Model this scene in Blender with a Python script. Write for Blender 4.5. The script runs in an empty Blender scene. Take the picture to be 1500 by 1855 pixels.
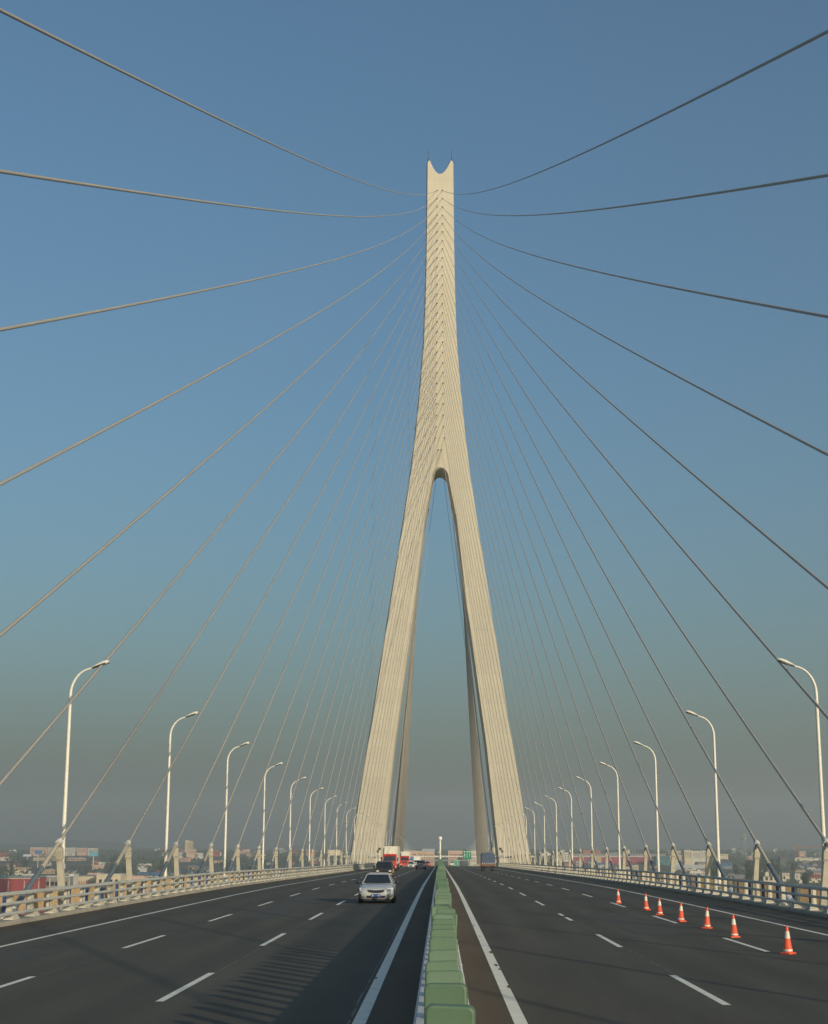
import bpy, math, random
from mathutils import Vector, Matrix
random.seed(7)
R = math.radians
scene = bpy.context.scene
COL = scene.collection

# ------------------------------------------------------------------ camera numbers
F, PITCH, EYE, CX, HY = 2600.0, R(11.2), 2.65, 797.0, 1537.0
CP, SP = math.cos(PITCH), math.sin(PITCH)
CY = HY - F * math.tan(PITCH)
def at(x, y, Y):
    """survey point of the photograph -> world point at distance Y"""
    v = (CY - y) / F; u = (x - CX) / F
    d = Y / (CP - SP * v)
    return Vector((u * d, Y, EYE + d * (SP + CP * v)))

# ------------------------------------------------------------------ materials
MATS = {}
def mat(name, col, rough=.7, metal=0., var=.12, scale=3., bump=0., spec=.5, coat=0., var2=0., scale2=.2, col2=None, mixscale=.3, mixlo=.45, mixhi=.6, stretch=None, joint=0):
    if name in MATS: return MATS[name]
    m = bpy.data.materials.new(name); m.use_nodes = True
    nt = m.node_tree; N = nt.nodes; L = nt.links
    b = N['Principled BSDF']
    b.inputs['Roughness'].default_value = rough
    b.inputs['Metallic'].default_value = metal
    b.inputs['Specular IOR Level'].default_value = spec
    b.inputs['Coat Weight'].default_value = coat
    tc = N.new('ShaderNodeTexCoord'); vec = tc.outputs['Object']
    if stretch:
        mp = N.new('ShaderNodeMapping'); mp.inputs['Scale'].default_value = stretch
        L.new(vec, mp.inputs['Vector']); vec = mp.outputs['Vector']
    def noise(s, detail=4):
        n = N.new('ShaderNodeTexNoise'); n.inputs['Scale'].default_value = s; n.inputs['Detail'].default_value = detail
        L.new(vec, n.inputs['Vector']); return n.outputs['Fac']
    base = N.new('ShaderNodeRGB'); base.outputs[0].default_value = (*col, 1); out = base.outputs[0]
    if col2:
        mr = N.new('ShaderNodeMapRange'); L.new(noise(mixscale, 5), mr.inputs['Value'])
        mr.inputs['From Min'].default_value = mixlo; mr.inputs['From Max'].default_value = mixhi
        mx = N.new('ShaderNodeMix'); mx.data_type = 'RGBA'; mx.inputs['B'].default_value = (*col2, 1)
        L.new(mr.outputs['Result'], mx.inputs['Factor']); L.new(out, mx.inputs['A']); out = mx.outputs['Result']
    for s, a in ((scale, var), (scale2, var2)):
        if a <= 0: continue
        mr = N.new('ShaderNodeMapRange'); L.new(noise(s), mr.inputs['Value'])
        mr.inputs['From Min'].default_value = .25; mr.inputs['From Max'].default_value = .75
        mr.inputs['To Min'].default_value = 1 - a; mr.inputs['To Max'].default_value = 1 + a
        vm = N.new('ShaderNodeVectorMath'); vm.operation = 'SCALE'
        L.new(out, vm.inputs[0]); L.new(mr.outputs['Result'], vm.inputs['Scale']); out = vm.outputs['Vector']
    if joint:
        sp = N.new('ShaderNodeSeparateXYZ'); L.new(tc.outputs['Object'], sp.inputs[0])
        d = N.new('ShaderNodeMath'); d.operation = 'DIVIDE'; d.inputs[1].default_value = joint; L.new(sp.outputs['Z'], d.inputs[0])
        fr = N.new('ShaderNodeMath'); fr.operation = 'FRACT'; L.new(d.outputs[0], fr.inputs[0])
        fl = N.new('ShaderNodeMath'); fl.operation = 'FLOOR'; L.new(d.outputs[0], fl.inputs[0])
        wn = N.new('ShaderNodeTexWhiteNoise'); wn.noise_dimensions = '1D'; L.new(fl.outputs[0], wn.inputs['W'])
        lt = N.new('ShaderNodeMath'); lt.operation = 'LESS_THAN'; lt.inputs[1].default_value = .03; L.new(fr.outputs[0], lt.inputs[0])
        a = N.new('ShaderNodeMath'); a.operation = 'MULTIPLY_ADD'; a.inputs[1].default_value = .045; a.inputs[2].default_value = .975; L.new(wn.outputs['Value'], a.inputs[0])
        c = N.new('ShaderNodeMath'); c.operation = 'MULTIPLY_ADD'; c.inputs[1].default_value = -.13; L.new(lt.outputs[0], c.inputs[0]); L.new(a.outputs[0], c.inputs[2])
        vm = N.new('ShaderNodeVectorMath'); vm.operation = 'SCALE'; L.new(out, vm.inputs[0]); L.new(c.outputs[0], vm.inputs['Scale']); out = vm.outputs['Vector']
    L.new(out, b.inputs['Base Color'])
    if bump:
        bn = N.new('ShaderNodeBump'); bn.inputs['Strength'].default_value = bump; bn.inputs['Distance'].default_value = .02
        L.new(noise(scale * 6), bn.inputs['Height']); L.new(bn.outputs['Normal'], b.inputs['Normal'])
    MATS[name] = m; return m

def M_(n):
    return MATS[n]
mat('tower_concrete', (.50, .455, .355), .8, var=.05, scale=.8, var2=.08, scale2=.06, stretch=(1, 1, .25), bump=.05, joint=4.6)
mat('tower_dark', (.10, .09, .08), .8)
mat('cable_sheath', (.35, .33, .29), .5, var=.06, scale=.4)
mat('pipe_grey', (.125, .15, .175), .5, var=.1)
mat('sleeve_beige', (.43, .38, .29), .5, var=.08)
mat('collar_white', (.6, .6, .57), .5)
mat('lamp_white', (.72, .69, .6), .4, var=.04, scale=1)
mat('lamp_dark', (.05, .055, .06), .25)
mat('lamp_lens', (.25, .27, .28), .2)
mat('rail_paint', (.49, .49, .455), .5, var=.08, scale=2)
mat('post_paint', (.53, .495, .40), .6, var=.12, scale=2, col2=(.36, .31, .24), mixscale=1.6, mixlo=.6, mixhi=.74)
mat('kerb_concrete', (.36, .33, .27), .85, var=.15, scale=1.5, bump=.2)
mat('deck_concrete', (.16, .155, .145), .9, var=.2, scale=.7)
mat('fence_tan', (.50, .35, .19), .7, var=.15, scale=1.2)
mat('fence_blue', (.02, .07, .22), .5)
mat('panel_grey', (.12, .13, .14), .6)
mat('barrier_white', (.55, .55, .55), .6, var=.15, scale=2.5, var2=.12, scale2=.5)
mat('plate_green', (.098, .168, .104), .55, col2=(.055, .10, .055), mixscale=3.5, mixlo=.52, mixhi=.72, var=.10, scale=6, var2=.1, scale2=1.2)
mat('line_white', (.80, .77, .66), .7, var=.12, scale=3, col2=(.3, .3, .28), mixscale=2.2, mixlo=.66, mixhi=.75)
mat('cone_orange', (.74, .11, .045), .55, var=.12, scale=5, var2=.1, scale2=1)
mat('cone_white', (.66, .63, .56), .45, var=.14, scale=9)
mat('rubber', (.02, .02, .022), .7)
mat('silver_paint', (.52, .53, .52), .3, metal=.2, var=.02, coat=.6)
mat('black_paint', (.015, .016, .018), .25, coat=.7, var=.02)
mat('dark_bronze_paint', (.045, .038, .033), .3, coat=.5, var=.02)
mat('red_paint', (.62, .04, .025), .35, coat=.4, var=.05)
mat('white_paint', (.66, .65, .6), .4, coat=.2, var=.05)
mat('cargo_cream', (.70, .655, .53), .5, var=.06, scale=1)
mat('glass_dark', (.02, .025, .03), .08, spec=.8)
mat('headlamp', (.82, .82, .80), .25)
mat('grille_black', (.012, .012, .013), .4)
mat('plate_blue', (.05, .10, .42), .4)
mat('chrome', (.75, .75, .75), .15, metal=1.)
mat('tarp_blue', (.055, .085, .145), .7, var=.25, scale=2, bump=.3)
mat('bed_brown', (.16, .105, .07), .8, var=.2)
mat('seat_dark', (.03, .03, .03), .8)
mat('sign_green', (.0, .23, .13), .5, var=.04)
mat('sign_blue', (.02, .10, .38), .5)
mat('sign_white', (.75, .77, .75), .5)
mat('steel_grey', (.30, .31, .31), .5)
mat('beam_white', (.62, .58, .5), .7)
mat('leaf_a', (.055, .075, .036), .8, var=.35, scale=.6)
mat('leaf_b', (.075, .088, .04), .8, var=.35, scale=.6)
mat('leaf_c', (.04, .062, .038), .8, var=.3, scale=.6)
mat('wood_far', (.055, .07, .04), .9, var=.35, scale=.02)
mat('bark', (.10, .08, .06), .9)
mat('ground', (.07, .073, .045), .95, var=.25, scale=.03, col2=(.15, .125, .08), mixscale=.004, mixlo=.52, mixhi=.6)
mat('hill', (.06, .075, .05), .95, var=.2, scale=.01)
for n, c in dict(cream=(.58, .50, .36), pale=(.55, .52, .45), white=(.64, .62, .56), pink=(.56, .38, .29), brick=(.42, .17, .10), red=(.33, .06, .06),
                 crimson=(.30, .06, .08), grey=(.25, .25, .24), darkgrey=(.10, .105, .11), tan=(.46, .36, .22), ochre=(.5, .33, .14),
                 teal=(.06, .17, .19), bluegrey=(.17, .21, .25)).items():
    mat('wall_' + n, c, .85, var=.08, scale=.15)
for n, c in dict(grey=(.22, .22, .215), blue=(.07, .15, .26), red=(.28, .09, .06), white=(.55, .54, .5), dark=(.09, .085, .08), teal=(.08, .26, .27)).items():
    mat('roof_' + n, c, .8, var=.1, scale=.2)
mat('window_dark', (.03, .035, .04), .15, spec=.6)
mat('window_trim', (.5, .48, .44), .6)

def asphalt():
    m = bpy.data.materials.new('asphalt'); m.use_nodes = True; nt = m.node_tree; N = nt.nodes; L = nt.links
    b = N['Principled BSDF']; b.inputs['Roughness'].default_value = .82; b.inputs['Specular IOR Level'].default_value = .2
    tc = N.new('ShaderNodeTexCoord'); sep = N.new('ShaderNodeSeparateXYZ'); L.new(tc.outputs['Object'], sep.inputs[0])
    ab = N.new('ShaderNodeMath'); ab.operation = 'ABSOLUTE'; L.new(sep.outputs['X'], ab.inputs[0])
    # tyre wear along the lanes and grime near the kerb and the median
    wv = N.new('ShaderNodeMath'); wv.operation = 'MULTIPLY_ADD'; wv.inputs[1].default_value = 2 * math.pi / 1.875; wv.inputs[2].default_value = -1.2
    L.new(ab.outputs[0], wv.inputs[0])
    sn = N.new('ShaderNodeMath'); sn.operation = 'SINE'; L.new(wv.outputs[0], sn.inputs[0])
    w1 = N.new('ShaderNodeMath'); w1.operation = 'MULTIPLY_ADD'; w1.inputs[1].default_value = .08; w1.inputs[2].default_value = 1.; L.new(sn.outputs[0], w1.inputs[0])
    mp = N.new('ShaderNodeMapping'); mp.inputs['Scale'].default_value = (1, .12, 1); L.new(tc.outputs['Object'], mp.inputs['Vector'])
    n1 = N.new('ShaderNodeTexNoise'); n1.inputs['Scale'].default_value = .9; n1.inputs['Detail'].default_value = 6; L.new(mp.outputs[0], n1.inputs['Vector'])
    r1 = N.new('ShaderNodeMapRange'); r1.inputs['From Min'].default_value = .3; r1.inputs['From Max'].default_value = .7
    r1.inputs['To Min'].default_value = .84; r1.inputs['To Max'].default_value = 1.16; L.new(n1.outputs['Fac'], r1.inputs['Value'])
    n2 = N.new('ShaderNodeTexNoise'); n2.inputs['Scale'].default_value = 28; n2.inputs['Detail'].default_value = 3; L.new(tc.outputs['Object'], n2.inputs['Vector'])
    r2 = N.new('ShaderNodeMapRange'); r2.inputs['From Min'].default_value = .3; r2.inputs['From Max'].default_value = .7
    r2.inputs['To Min'].default_value = .8; r2.inputs['To Max'].default_value = 1.2; L.new(n2.outputs['Fac'], r2.inputs['Value'])
    mu = N.new('ShaderNodeMath'); mu.operation = 'MULTIPLY'; L.new(r1.outputs[0], mu.inputs[0]); L.new(r2.outputs[0], mu.inputs[1])
    mu2 = N.new('ShaderNodeMath'); mu2.operation = 'MULTIPLY'; L.new(mu.outputs[0], mu2.inputs[0]); L.new(w1.outputs[0], mu2.inputs[1])
    # rusty dust lies beside the median and against the kerbs
    d1 = N.new('ShaderNodeMapRange'); d1.inputs['From Min'].default_value = 1.02; d1.inputs['From Max'].default_value = 1.2
    d1.inputs['To Min'].default_value = 1; d1.inputs['To Max'].default_value = 0; L.new(ab.outputs[0], d1.inputs['Value'])
    d2 = N.new('ShaderNodeMapRange'); d2.inputs['From Min'].default_value = 14.4; d2.inputs['From Max'].default_value = 15.6
    d2.inputs['To Min'].default_value = 0; d2.inputs['To Max'].default_value = .75; L.new(ab.outputs[0], d2.inputs['Value'])
    mxd = N.new('ShaderNodeMath'); mxd.operation = 'MAXIMUM'; L.new(d1.outputs[0], mxd.inputs[0]); L.new(d2.outputs[0], mxd.inputs[1])
    mx = N.new('ShaderNodeMix'); mx.data_type = 'RGBA'; mx.inputs['A'].default_value = (.09, .082, .064, 1); mx.inputs['B'].default_value = (.105, .08, .053, 1)
    L.new(mxd.outputs[0], mx.inputs['Factor'])
    vm = N.new('ShaderNodeVectorMath'); vm.operation = 'SCALE'; L.new(mx.outputs['Result'], vm.inputs[0]); L.new(mu2.outputs[0], vm.inputs['Scale'])
    L.new(vm.outputs[0], b.inputs['Base Color'])
    bn = N.new('ShaderNodeBump'); bn.inputs['Strength'].default_value = .25; bn.inputs['Distance'].default_value = .01
    L.new(n2.outputs['Fac'], bn.inputs['Height']); L.new(bn.outputs[0], b.inputs['Normal'])
    MATS['asphalt'] = m
asphalt()

# ------------------------------------------------------------------ mesh builder
class MB:
    def __init__(s): s.v = []; s.f = []; s.m = []; s.sm = []
    def add(s, vs, fs, mi=0, smooth=False):
        o = len(s.v); s.v += [tuple(p) for p in vs]
        for f in fs: s.f.append([i + o for i in f]); s.m.append(mi); s.sm.append(smooth)
        return s
    def box(s, c, d, mi=0, rz=0, rx=0, ry=0, taper=1.):
        hx, hy, hz = d[0] / 2, d[1] / 2, d[2] / 2
        vs = [Vector((x * hx * (taper if z > 0 else 1), y * hy * (taper if z > 0 else 1), z * hz)) for z in (-1, 1) for x, y in ((-1, -1), (1, -1), (1, 1), (-1, 1))]
        if rz or rx or ry:
            Rm = Matrix.Rotation(rz, 3, 'Z') @ Matrix.Rotation(rx, 3, 'X') @ Matrix.Rotation(ry, 3, 'Y'); vs = [Rm @ v for v in vs]
        c = Vector(c)
        return s.add([v + c for v in vs], [(3, 2, 1, 0), (4, 5, 6, 7), (0, 1, 5, 4), (1, 2, 6, 5), (2, 3, 7, 6), (3, 0, 4, 7)], mi)
    def tube(s, pts, r, n=8, mi=0, smooth=True, caps=True):
        pts = [Vector(p) for p in pts]; k = len(pts); rs = r if isinstance(r, (list, tuple)) else [r] * k
        vs = []
        up = None
        for i, p in enumerate(pts):
            t = (pts[min(i + 1, k - 1)] - pts[max(i - 1, 0)]).normalized()
            if up is None: up = Vector((0, 0, 1)) if abs(t.z) < .95 else Vector((0, 1, 0))
            a = t.cross(up).normalized(); b = a.cross(t).normalized(); up = b
            for j in range(n):
                an = 2 * math.pi * j / n; vs.append(p + (a * math.cos(an) + b * math.sin(an)) * rs[i])
        fs = [(i * n + j, i * n + (j + 1) % n, (i + 1) * n + (j + 1) % n, (i + 1) * n + j) for i in range(k - 1) for j in range(n)]
        s.add(vs, fs, mi, smooth)
        if caps:
            s.add(vs[:n], [tuple(range(n))[::-1]], mi); s.add(vs[-n:], [tuple(range(n))], mi)
        return s
    def lathe(s, prof, c=(0, 0, 0), n=16, mi=0, smooth=True, axis='Z'):
        vs = []
        for r, z in prof:
            for j in range(n):
                a = 2 * math.pi * j / n; p = (r * math.cos(a), r * math.sin(a), z)
                if axis == 'X': p = (p[2], p[0], p[1])
                if axis == 'Y': p = (p[0], p[2], p[1])
                vs.append((p[0] + c[0], p[1] + c[1], p[2] + c[2]))
        k = len(prof)
        return s.add(vs, [(i * n + j, i * n + (j + 1) % n, (i + 1) * n + (j + 1) % n, (i + 1) * n + j) for i in range(k - 1) for j in range(n)], mi, smooth)
    def loft(s, secs, mi=0, smooth=True, caps=True, closed=True):
        n = len(secs[0]); vs = [p for q in secs for p in q]
        s.add(vs, [(i * n + j, i * n + (j + 1) % n, (i + 1) * n + (j + 1) % n, (i + 1) * n + j) for i in range(len(secs) - 1) for j in range(n if closed else n - 1)], mi, smooth)
        if caps: s.add(secs[0], [tuple(range(n))[::-1]], mi); s.add(secs[-1], [tuple(range(n))], mi)
        return s
    def prism(s, poly, y0, y1, mi=0):
        """polygon in x,z pushed along y"""
        n = len(poly)
        return s.add([(x, y0, z) for x, z in poly] + [(x, y1, z) for x, z in poly],
                     [tuple(range(n)), tuple(range(2 * n - 1, n - 1, -1))] + [(i, i + n, (i + 1) % n + n, (i + 1) % n) for i in range(n)], mi)
    def quad(s, a, b, c, d, mi=0): return s.add([a, b, c, d], [(0, 1, 2, 3)], mi)
    def build(s, name, mats, parent=None, off=None, bevel=0.):
        me = bpy.data.meshes.new(name)
        vs = s.v if off is None else [(x - off[0], y - off[1], z - off[2]) for x, y, z in s.v]
        me.from_pydata(vs, [], s.f)
        if isinstance(mats, str): mats = [mats]
        for q in mats: me.materials.append(MATS[q])
        me.polygons.foreach_set('material_index', s.m); me.polygons.foreach_set('use_smooth', s.sm)
        import bmesh
        bm = bmesh.new(); bm.from_mesh(me); bmesh.ops.recalc_face_normals(bm, faces=bm.faces); bm.to_mesh(me); bm.free()
        o = bpy.data.objects.new(name, me); COL.objects.link(o)
        if parent is not None: o.parent = parent
        if bevel:
            md = o.modifiers.new('Bevel', 'BEVEL'); md.width = bevel; md.segments = 2; md.limit_method = 'ANGLE'
        return o

def tag(o, label, cat, group=None):
    o['label'] = label; o['category'] = cat
    if group: o['group'] = group
    elif 'group' in o: del o['group']
    return o
def structure(o): o['kind'] = 'structure'; return o
def stuff(o): o['kind'] = 'stuff'; return o
def thing(name, label, cat, loc=(0, 0, 0), rz=0., group=None):
    o = bpy.data.objects.new(name, None); COL.objects.link(o); o.location = loc; o.rotation_euler = (0, 0, rz); o.empty_display_size = .3
    return tag(o, label, cat, group)
def copy_tree(o, parent=None):
    c = o.copy(); COL.objects.link(c); c.parent = parent
    for ch in list(o.children): copy_tree(ch, c)
    return c
ORD = ['first', 'second', 'third', 'fourth', 'fifth', 'sixth', 'seventh', 'eighth', 'ninth', 'tenth', 'eleventh', 'twelfth', 'thirteenth', 'fourteenth', 'fifteenth', 'sixteenth',
       'seventeenth', 'eighteenth', 'nineteenth', 'twentieth', 'twenty-first', 'twenty-second', 'twenty-third', 'twenty-fourth', 'twenty-fifth', 'twenty-sixth', 'twenty-seventh', 'twenty-eighth']

# ------------------------------------------------------------------ road profile
PROF = [(-400, 0), (-100, 0), (60, 0), (105, -.08), (140, -.31), (200, -.75), (265, -1.22), (389, -2.15), (480, -3.0), (600, -4.5), (720, -6.5), (850, -9.3), (1000, -13.2), (1300, -21.5), (1600, -27.3), (1900, -23.7), (2200, -20.0), (2600, -15.2)]
def zr(Y, X=0.):
    for i in range(len(PROF) - 1):
        if Y <= PROF[i + 1][0] or i == len(PROF) - 2: break
    p0 = PROF[max(i - 1, 0)]; p1 = PROF[i]; p2 = PROF[i + 1]; p3 = PROF[min(i + 2, len(PROF) - 1)]
    h = p2[0] - p1[0]; t = (Y - p1[0]) / h
    m1 = (p2[1] - p0[1]) / (p2[0] - p0[0]) * h; m2 = (p3[1] - p1[1]) / (p3[0] - p1[0]) * h
    t2, t3 = t * t, t * t * t
    z = (2 * t3 - 3 * t2 + 1) * p1[1] + (t3 - 2 * t2 + t) * m1 + (-2 * t3 + 3 * t2) * p2[1] + (t3 - t2) * m2
    return z - .007 * min(abs(X), 20)
def ysteps(a, b, st):
    n = max(1, math.ceil((b - a) / st)); return [a + (b - a) * i / n for i in range(n + 1)]
def strip(mb, xs, Y0, Y1, dz=0., st=10., mi=0):
    """sheet following the road: xs = list of (x, dz)"""
    ys = ysteps(Y0, Y1, st); n = len(xs)
    vs = [(x, y, zr(y, x) + d + dz) for y in ys for x, d in xs]
    mb.add(vs, [(i * n + j, i * n + j + 1, (i + 1) * n + j + 1, (i + 1) * n + j) for i in range(len(ys) - 1) for j in range(n - 1)], mi)
def extrude(mb, poly, Y0, Y1, st=10., mi=0, smooth=False):
    """closed x,z section swept along the road (z relative to the road at that x side)"""
    secs = [[(x, y, zr(y, 0) + z) for x, z in poly] for y in ysteps(Y0, Y1, st)]
    mb.loft(secs, mi, smooth)

# ------------------------------------------------------------------ setting: ground, hills, haze, road
GZ = -36.
GP = [(-2900, -36), (1000, -36), (1600, -28.6), (2900, -12.4), (3600, -9), (5200, -8), (7300, -8)]
def gz(Y):
    for (a, za), (b, zb) in zip(GP[:-1], GP[1:]):
        if Y <= b: return za + (zb - za) * max(0, (Y - a) / (b - a))
    return GP[-1][1]
mb = MB(); vs = [(x, y, z) for y, z in GP for x in (-6900, -2000, 0, 2000, 6900)]
mb.add(vs, [(i * 5 + j, i * 5 + j + 1, (i + 1) * 5 + j + 1, (i + 1) * 5 + j) for i in range(len(GP) - 1) for j in range(4)], 0, True); structure(mb.build('ground', 'ground'))
def ridge(name, Y, x0, x1, h0, seed, depth):
    rnd = random.Random(seed); mb = MB(); n = 90; rows = []
    ph = [rnd.uniform(0, 6.28) for _ in range(6)]
    for j, (dy, k) in enumerate(((-depth, 0.), (-depth * .5, .55), (0, 1.), (depth * .6, .5), (depth, 0))):
        row = []
        for i in range(n + 1):
            x = x0 + (x1 - x0) * i / n; u = i / n * 6.28
            h = h0 * (.45 + .22 * math.sin(u * 1.3 + ph[0]) + .18 * math.sin(u * 2.7 + ph[1]) + .1 * math.sin(u * 6 + ph[2]) + .05 * math.sin(u * 13 + ph[3] + j))
            row.append((x, Y + dy + 60 * math.sin(u * 3 + j), -9 + max(0, h) * k))
        rows.append(row)
    vs = [p for r in rows for p in r]; w = n + 1
    mb.add(vs, [(j * w + i, j * w + i + 1, (j + 1) * w + i + 1, (j + 1) * w + i) for j in range(4) for i in range(n)], 0, True)
    structure(mb.build(name, 'hill'))
ridge('hills', 6500, -6500, 6500, 62, 3, 500)
ridge('hills', 5300, -2600, -300, 45, 5, 300)
mb = MB(); mb.box((0, 2250, 101.5), (13960, 10460, 277.)); hz = stuff(mb.build('haze', 'ground'))
hz.data.materials.clear()
hm = bpy.data.materials.new('haze_air'); hm.use_nodes = True; hm.node_tree.nodes.remove(hm.node_tree.nodes['Principled BSDF'])
pv = hm.node_tree.nodes.new('ShaderNodeVolumePrincipled'); pv.inputs['Density'].default_value = 2.5e-4; pv.inputs['Color'].default_value = (.89, .96, .95, 1); pv.inputs['Anisotropy'].default_value = .2
hm.node_tree.links.new(pv.outputs[0], hm.node_tree.nodes['Material Output'].inputs['Volume']); hz.data.materials.append(hm)

RX = 15.7
mb = MB(); strip(mb, [(-RX, 0), (-8, 0), (0, 0), (8, 0), (RX, 0)], -120, 2500, 0, 8); structure(mb.build('road', 'asphalt'))
mb = MB()
for s in (-1, 1):
    extrude(mb, [(s * 16.41, -.55), (s * 18.9, -.5), (s * 20.2, -1.2), (s * 18.2, -2.6), (s * 16.41, -2.6)], -120, 1500, 12)
extrude(mb, [(-16.4, -.62), (16.4, -.62), (16.4, -3.4), (-16.4, -3.4)], -120, 1500, 12); structure(mb.build('bridge_deck', 'deck_concrete'))
mb = MB()
for s in (-1, 1):
    extrude(mb, [(s * RX, -.3), (s * RX, .0), (s * (RX + .05), .04), (s * 16.4, .05), (s * 16.4, -.615)], -120, 1100, 8)
structure(mb.build('kerb', 'kerb_concrete'))
# painted lines
def line(x, w, Y0, Y1, dz=.004):
    m = MB(); strip(m, [(x - w / 2, 0), (x + w / 2, 0)], Y0, Y1, dz, 6); structure(m.build('road_line', 'line_white'))
for s in (-1, 1):
    line(s * 1.25, .21, -40, 1200); line(s * 12.45, .17, -40, 1200)
def dashes(x, y0):
    m = MB()
    for k in range(-4, 40):
        a = y0 + 15 * k
        if x == 5. and k == 2:
            strip(m, [(x - .075, 0), (x + .075, 0)], a, a + 2.6, .004); strip(m, [(x - .075, 0), (x + .075, 0)], a + 3.9, a + 6, .004)
        else: strip(m, [(x - .075, 0), (x + .075, 0)], a, a + 6, .004)
    structure(m.build('road_line', 'line_white'))
dashes(5., 26.); dashes(8.75, 9.6); dashes(-5., 26.6); dashes(-8.75, 26.)

# old paint: a ragged pale trace beside the left inner line, worn traces between the lane dashes, chips out of the right line
mat('old_paint', (.20, .195, .175), .85, var=.35, scale=6)
rl = random.Random(12); m = MB(); Y = 15.
while Y < 75:
    n = rl.uniform(.3, 2.2); a = -1.375 - rl.uniform(.02, .07); w = rl.uniform(.012, .035)
    strip(m, [(a - w, 0), (a, 0)], Y, Y + n, .004, .5); Y += n + rl.choice([0.03, .1, .5])
for x, y0 in ((-5., 26.6), (5., 26.), (-8.75, 26.)):
    for k in range(0, 5):
        Y = y0 + 15 * k + 6.4
        while Y < y0 + 15 * k + 14.4:
            n = rl.uniform(.4, 2.4); xx = x + .07 + rl.uniform(-.01, .01); strip(m, [(xx, 0), (xx + .018, 0)], Y, Y + n, .004, 1); Y += n + rl.uniform(.1, 1.2)
structure(m.build('road_line', 'old_paint'))
m = MB()
for cx, cy, r in ((1.325, 38.6, .05), (1.30, 34.4, .04), (1.33, 33.2, .03), (1.22, 45.5, .03), (1.34, 29., .035), (-1.33, 31., .03), (1.20, 52., .04)):
    pts = [(cx + r * rl.uniform(.6, 1.2) * math.cos(t * .785), cy + r * 9 * rl.uniform(.6, 1.2) * math.sin(t * .785)) for t in range(8)]
    m.add([(x, y, zr(y, x) + .008) for x, y in pts], [tuple(range(8))])
structure(m.build('road_patch', 'asphalt'))
# a few darker resurfaced strips and an expansion joint
mat('asphalt_patch', (.062, .056, .045), .85, var=.2, scale=4)
m = MB()
for x0, x1, y0, y1 in ((6.2, 7.9, 47, 63), (-8.1, -6.4, 58, 92), (-12.0, -10.2, 34, 41), (9.4, 11.2, 84, 118)):
    strip(m, [(x0, 0), (x1, 0)], y0, y1, .004, 4)
structure(m.build('road_patch', 'asphalt_patch'))

# ------------------------------------------------------------------ tower
YT = 445.
def half(off, y):
    p = at(CX + off, y, YT); return p.x, p.z
outer = [half(a, b) for a, b in ((163, 1566), (145, 1440), (121.7, 1300), (90.5, 1100), (74.5, 1000), (59, 900), (51.7, 850), (47.2, 815), (43.2, 780), (39.2, 740), (36.3, 712), (32.3, 665), (28.9, 620), (26.6, 565), (24.7, 500), (23.6, 430), (22.8, 360), (22.2, 295), (20.6, 291))]
inner = [half(a, b) for a, b in ((108, 1566), (84.5, 1349), (63.5, 1199), (49.5, 1100), (30.5, 940), (16.2, 868))]
notch = [half(19.6 * (1 - i / 9), 315 - 24 * (1 - i / 9) ** 2) for i in range(0, 10)]
arch = [half(16.2 * math.cos(t), 868 - 21.5 * math.sin(t)) for t in [math.pi / 2 * i / 8 for i in range(1, 9)]]
ext = lambda a, b: (a[0] + (a[0] - b[0]) * (GZ - a[1]) / (a[1] - b[1]) * .8, GZ)
outer.insert(0, ext(outer[0], outer[1])); inner.insert(0, ext(inner[0], inner[1]))
right = outer + notch                      # bottom -> top centre
left = [(-x, z) for x, z in right[::-1]][1:]
loopo = right + left                      # right bottom ... left bottom
inn_l = [(-x, z) for x, z in inner + arch]  # up the left leg to the crown
inn_r = [(x, z) for x, z in (inner + arch)[::-1]][1:]
poly = loopo + inn_l + inn_r
def offset(poly, d):
    n = len(poly); out = []
    for i in range(n):
        a, b, c = Vector(poly[i - 1]), Vector(poly[i]), Vector(poly[(i + 1) % n])
        e1 = (b - a).normalized(); e2 = (c - b).normalized(); nn = Vector((e1.y + e2.y, -(e1.x + e2.x)))
        if nn.length < 1e-6: nn = Vector((e1.y, -e1.x))
        nn.normalize(); k = 1 / max(.5, nn.dot(Vector((e1.y, -e1.x))))
        q = b + nn * d * k
        if b.y <= GZ + .01: q.y = GZ
        out.append((q.x, q.y))
    return out
p0 = poly; p1 = offset(poly, .38)
tb = MB(); n = len(poly)
DEP = 12.5
rings = [[(x, YT, z) for x, z in p0], [(x, YT + .75, z) for x, z in p1], [(x, YT + DEP - .7, z) for x, z in p1], [(x, YT + DEP, z) for x, z in p0]]
tb.loft(rings, 0, False, False)
tb.add(rings[0], [tuple(range(n))]); tb.add(rings[3], [tuple(range(n))[::-1]])
tower = thing('bridge_tower', 'tall cream concrete bridge tower shaped like an upside-down Y with notched top', 'bridge tower', (0, YT, GZ))
T0 = (0, YT, GZ)
tb.build('tower_shaft', 'tower_concrete', tower, T0)
for s in (-1, 1):
    top = at(CX + s * 21.2, 296, YT + 4); rb = MB(); rb.tube([top - Vector((0, 0, 1)), top + Vector((0, 0, 5.2))], [.14, .05], 6); rb.box(top + Vector((0, 0, 1.3)), (.5, .3, .3))
    rb.build('lightning_rod', 'lamp_dark', tower, T0)
for off, y in ((-26, 533), (-45, 777), (46, 777)):
    c = at(CX + off, y, YT + 3); m = MB(); sg = 1 if off > 0 else -1
    m.box(c + Vector((-sg * .4, 0, 0)), (1.0, .15, .12)); m.tube([c + Vector((sg * .1, 0, -.1)), c + Vector((sg * .3, 0, .75))], .13, 6); m.build('warning_light', 'lamp_dark', tower, T0)
ROWS = [345, 359.5, 375, 390, 405, 420, 436, 451, 467, 483, 499, 516, 533, 550, 567, 583, 601, 620, 638, 657, 675, 694, 713, 731, 752, 773, 793, 815]
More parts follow.
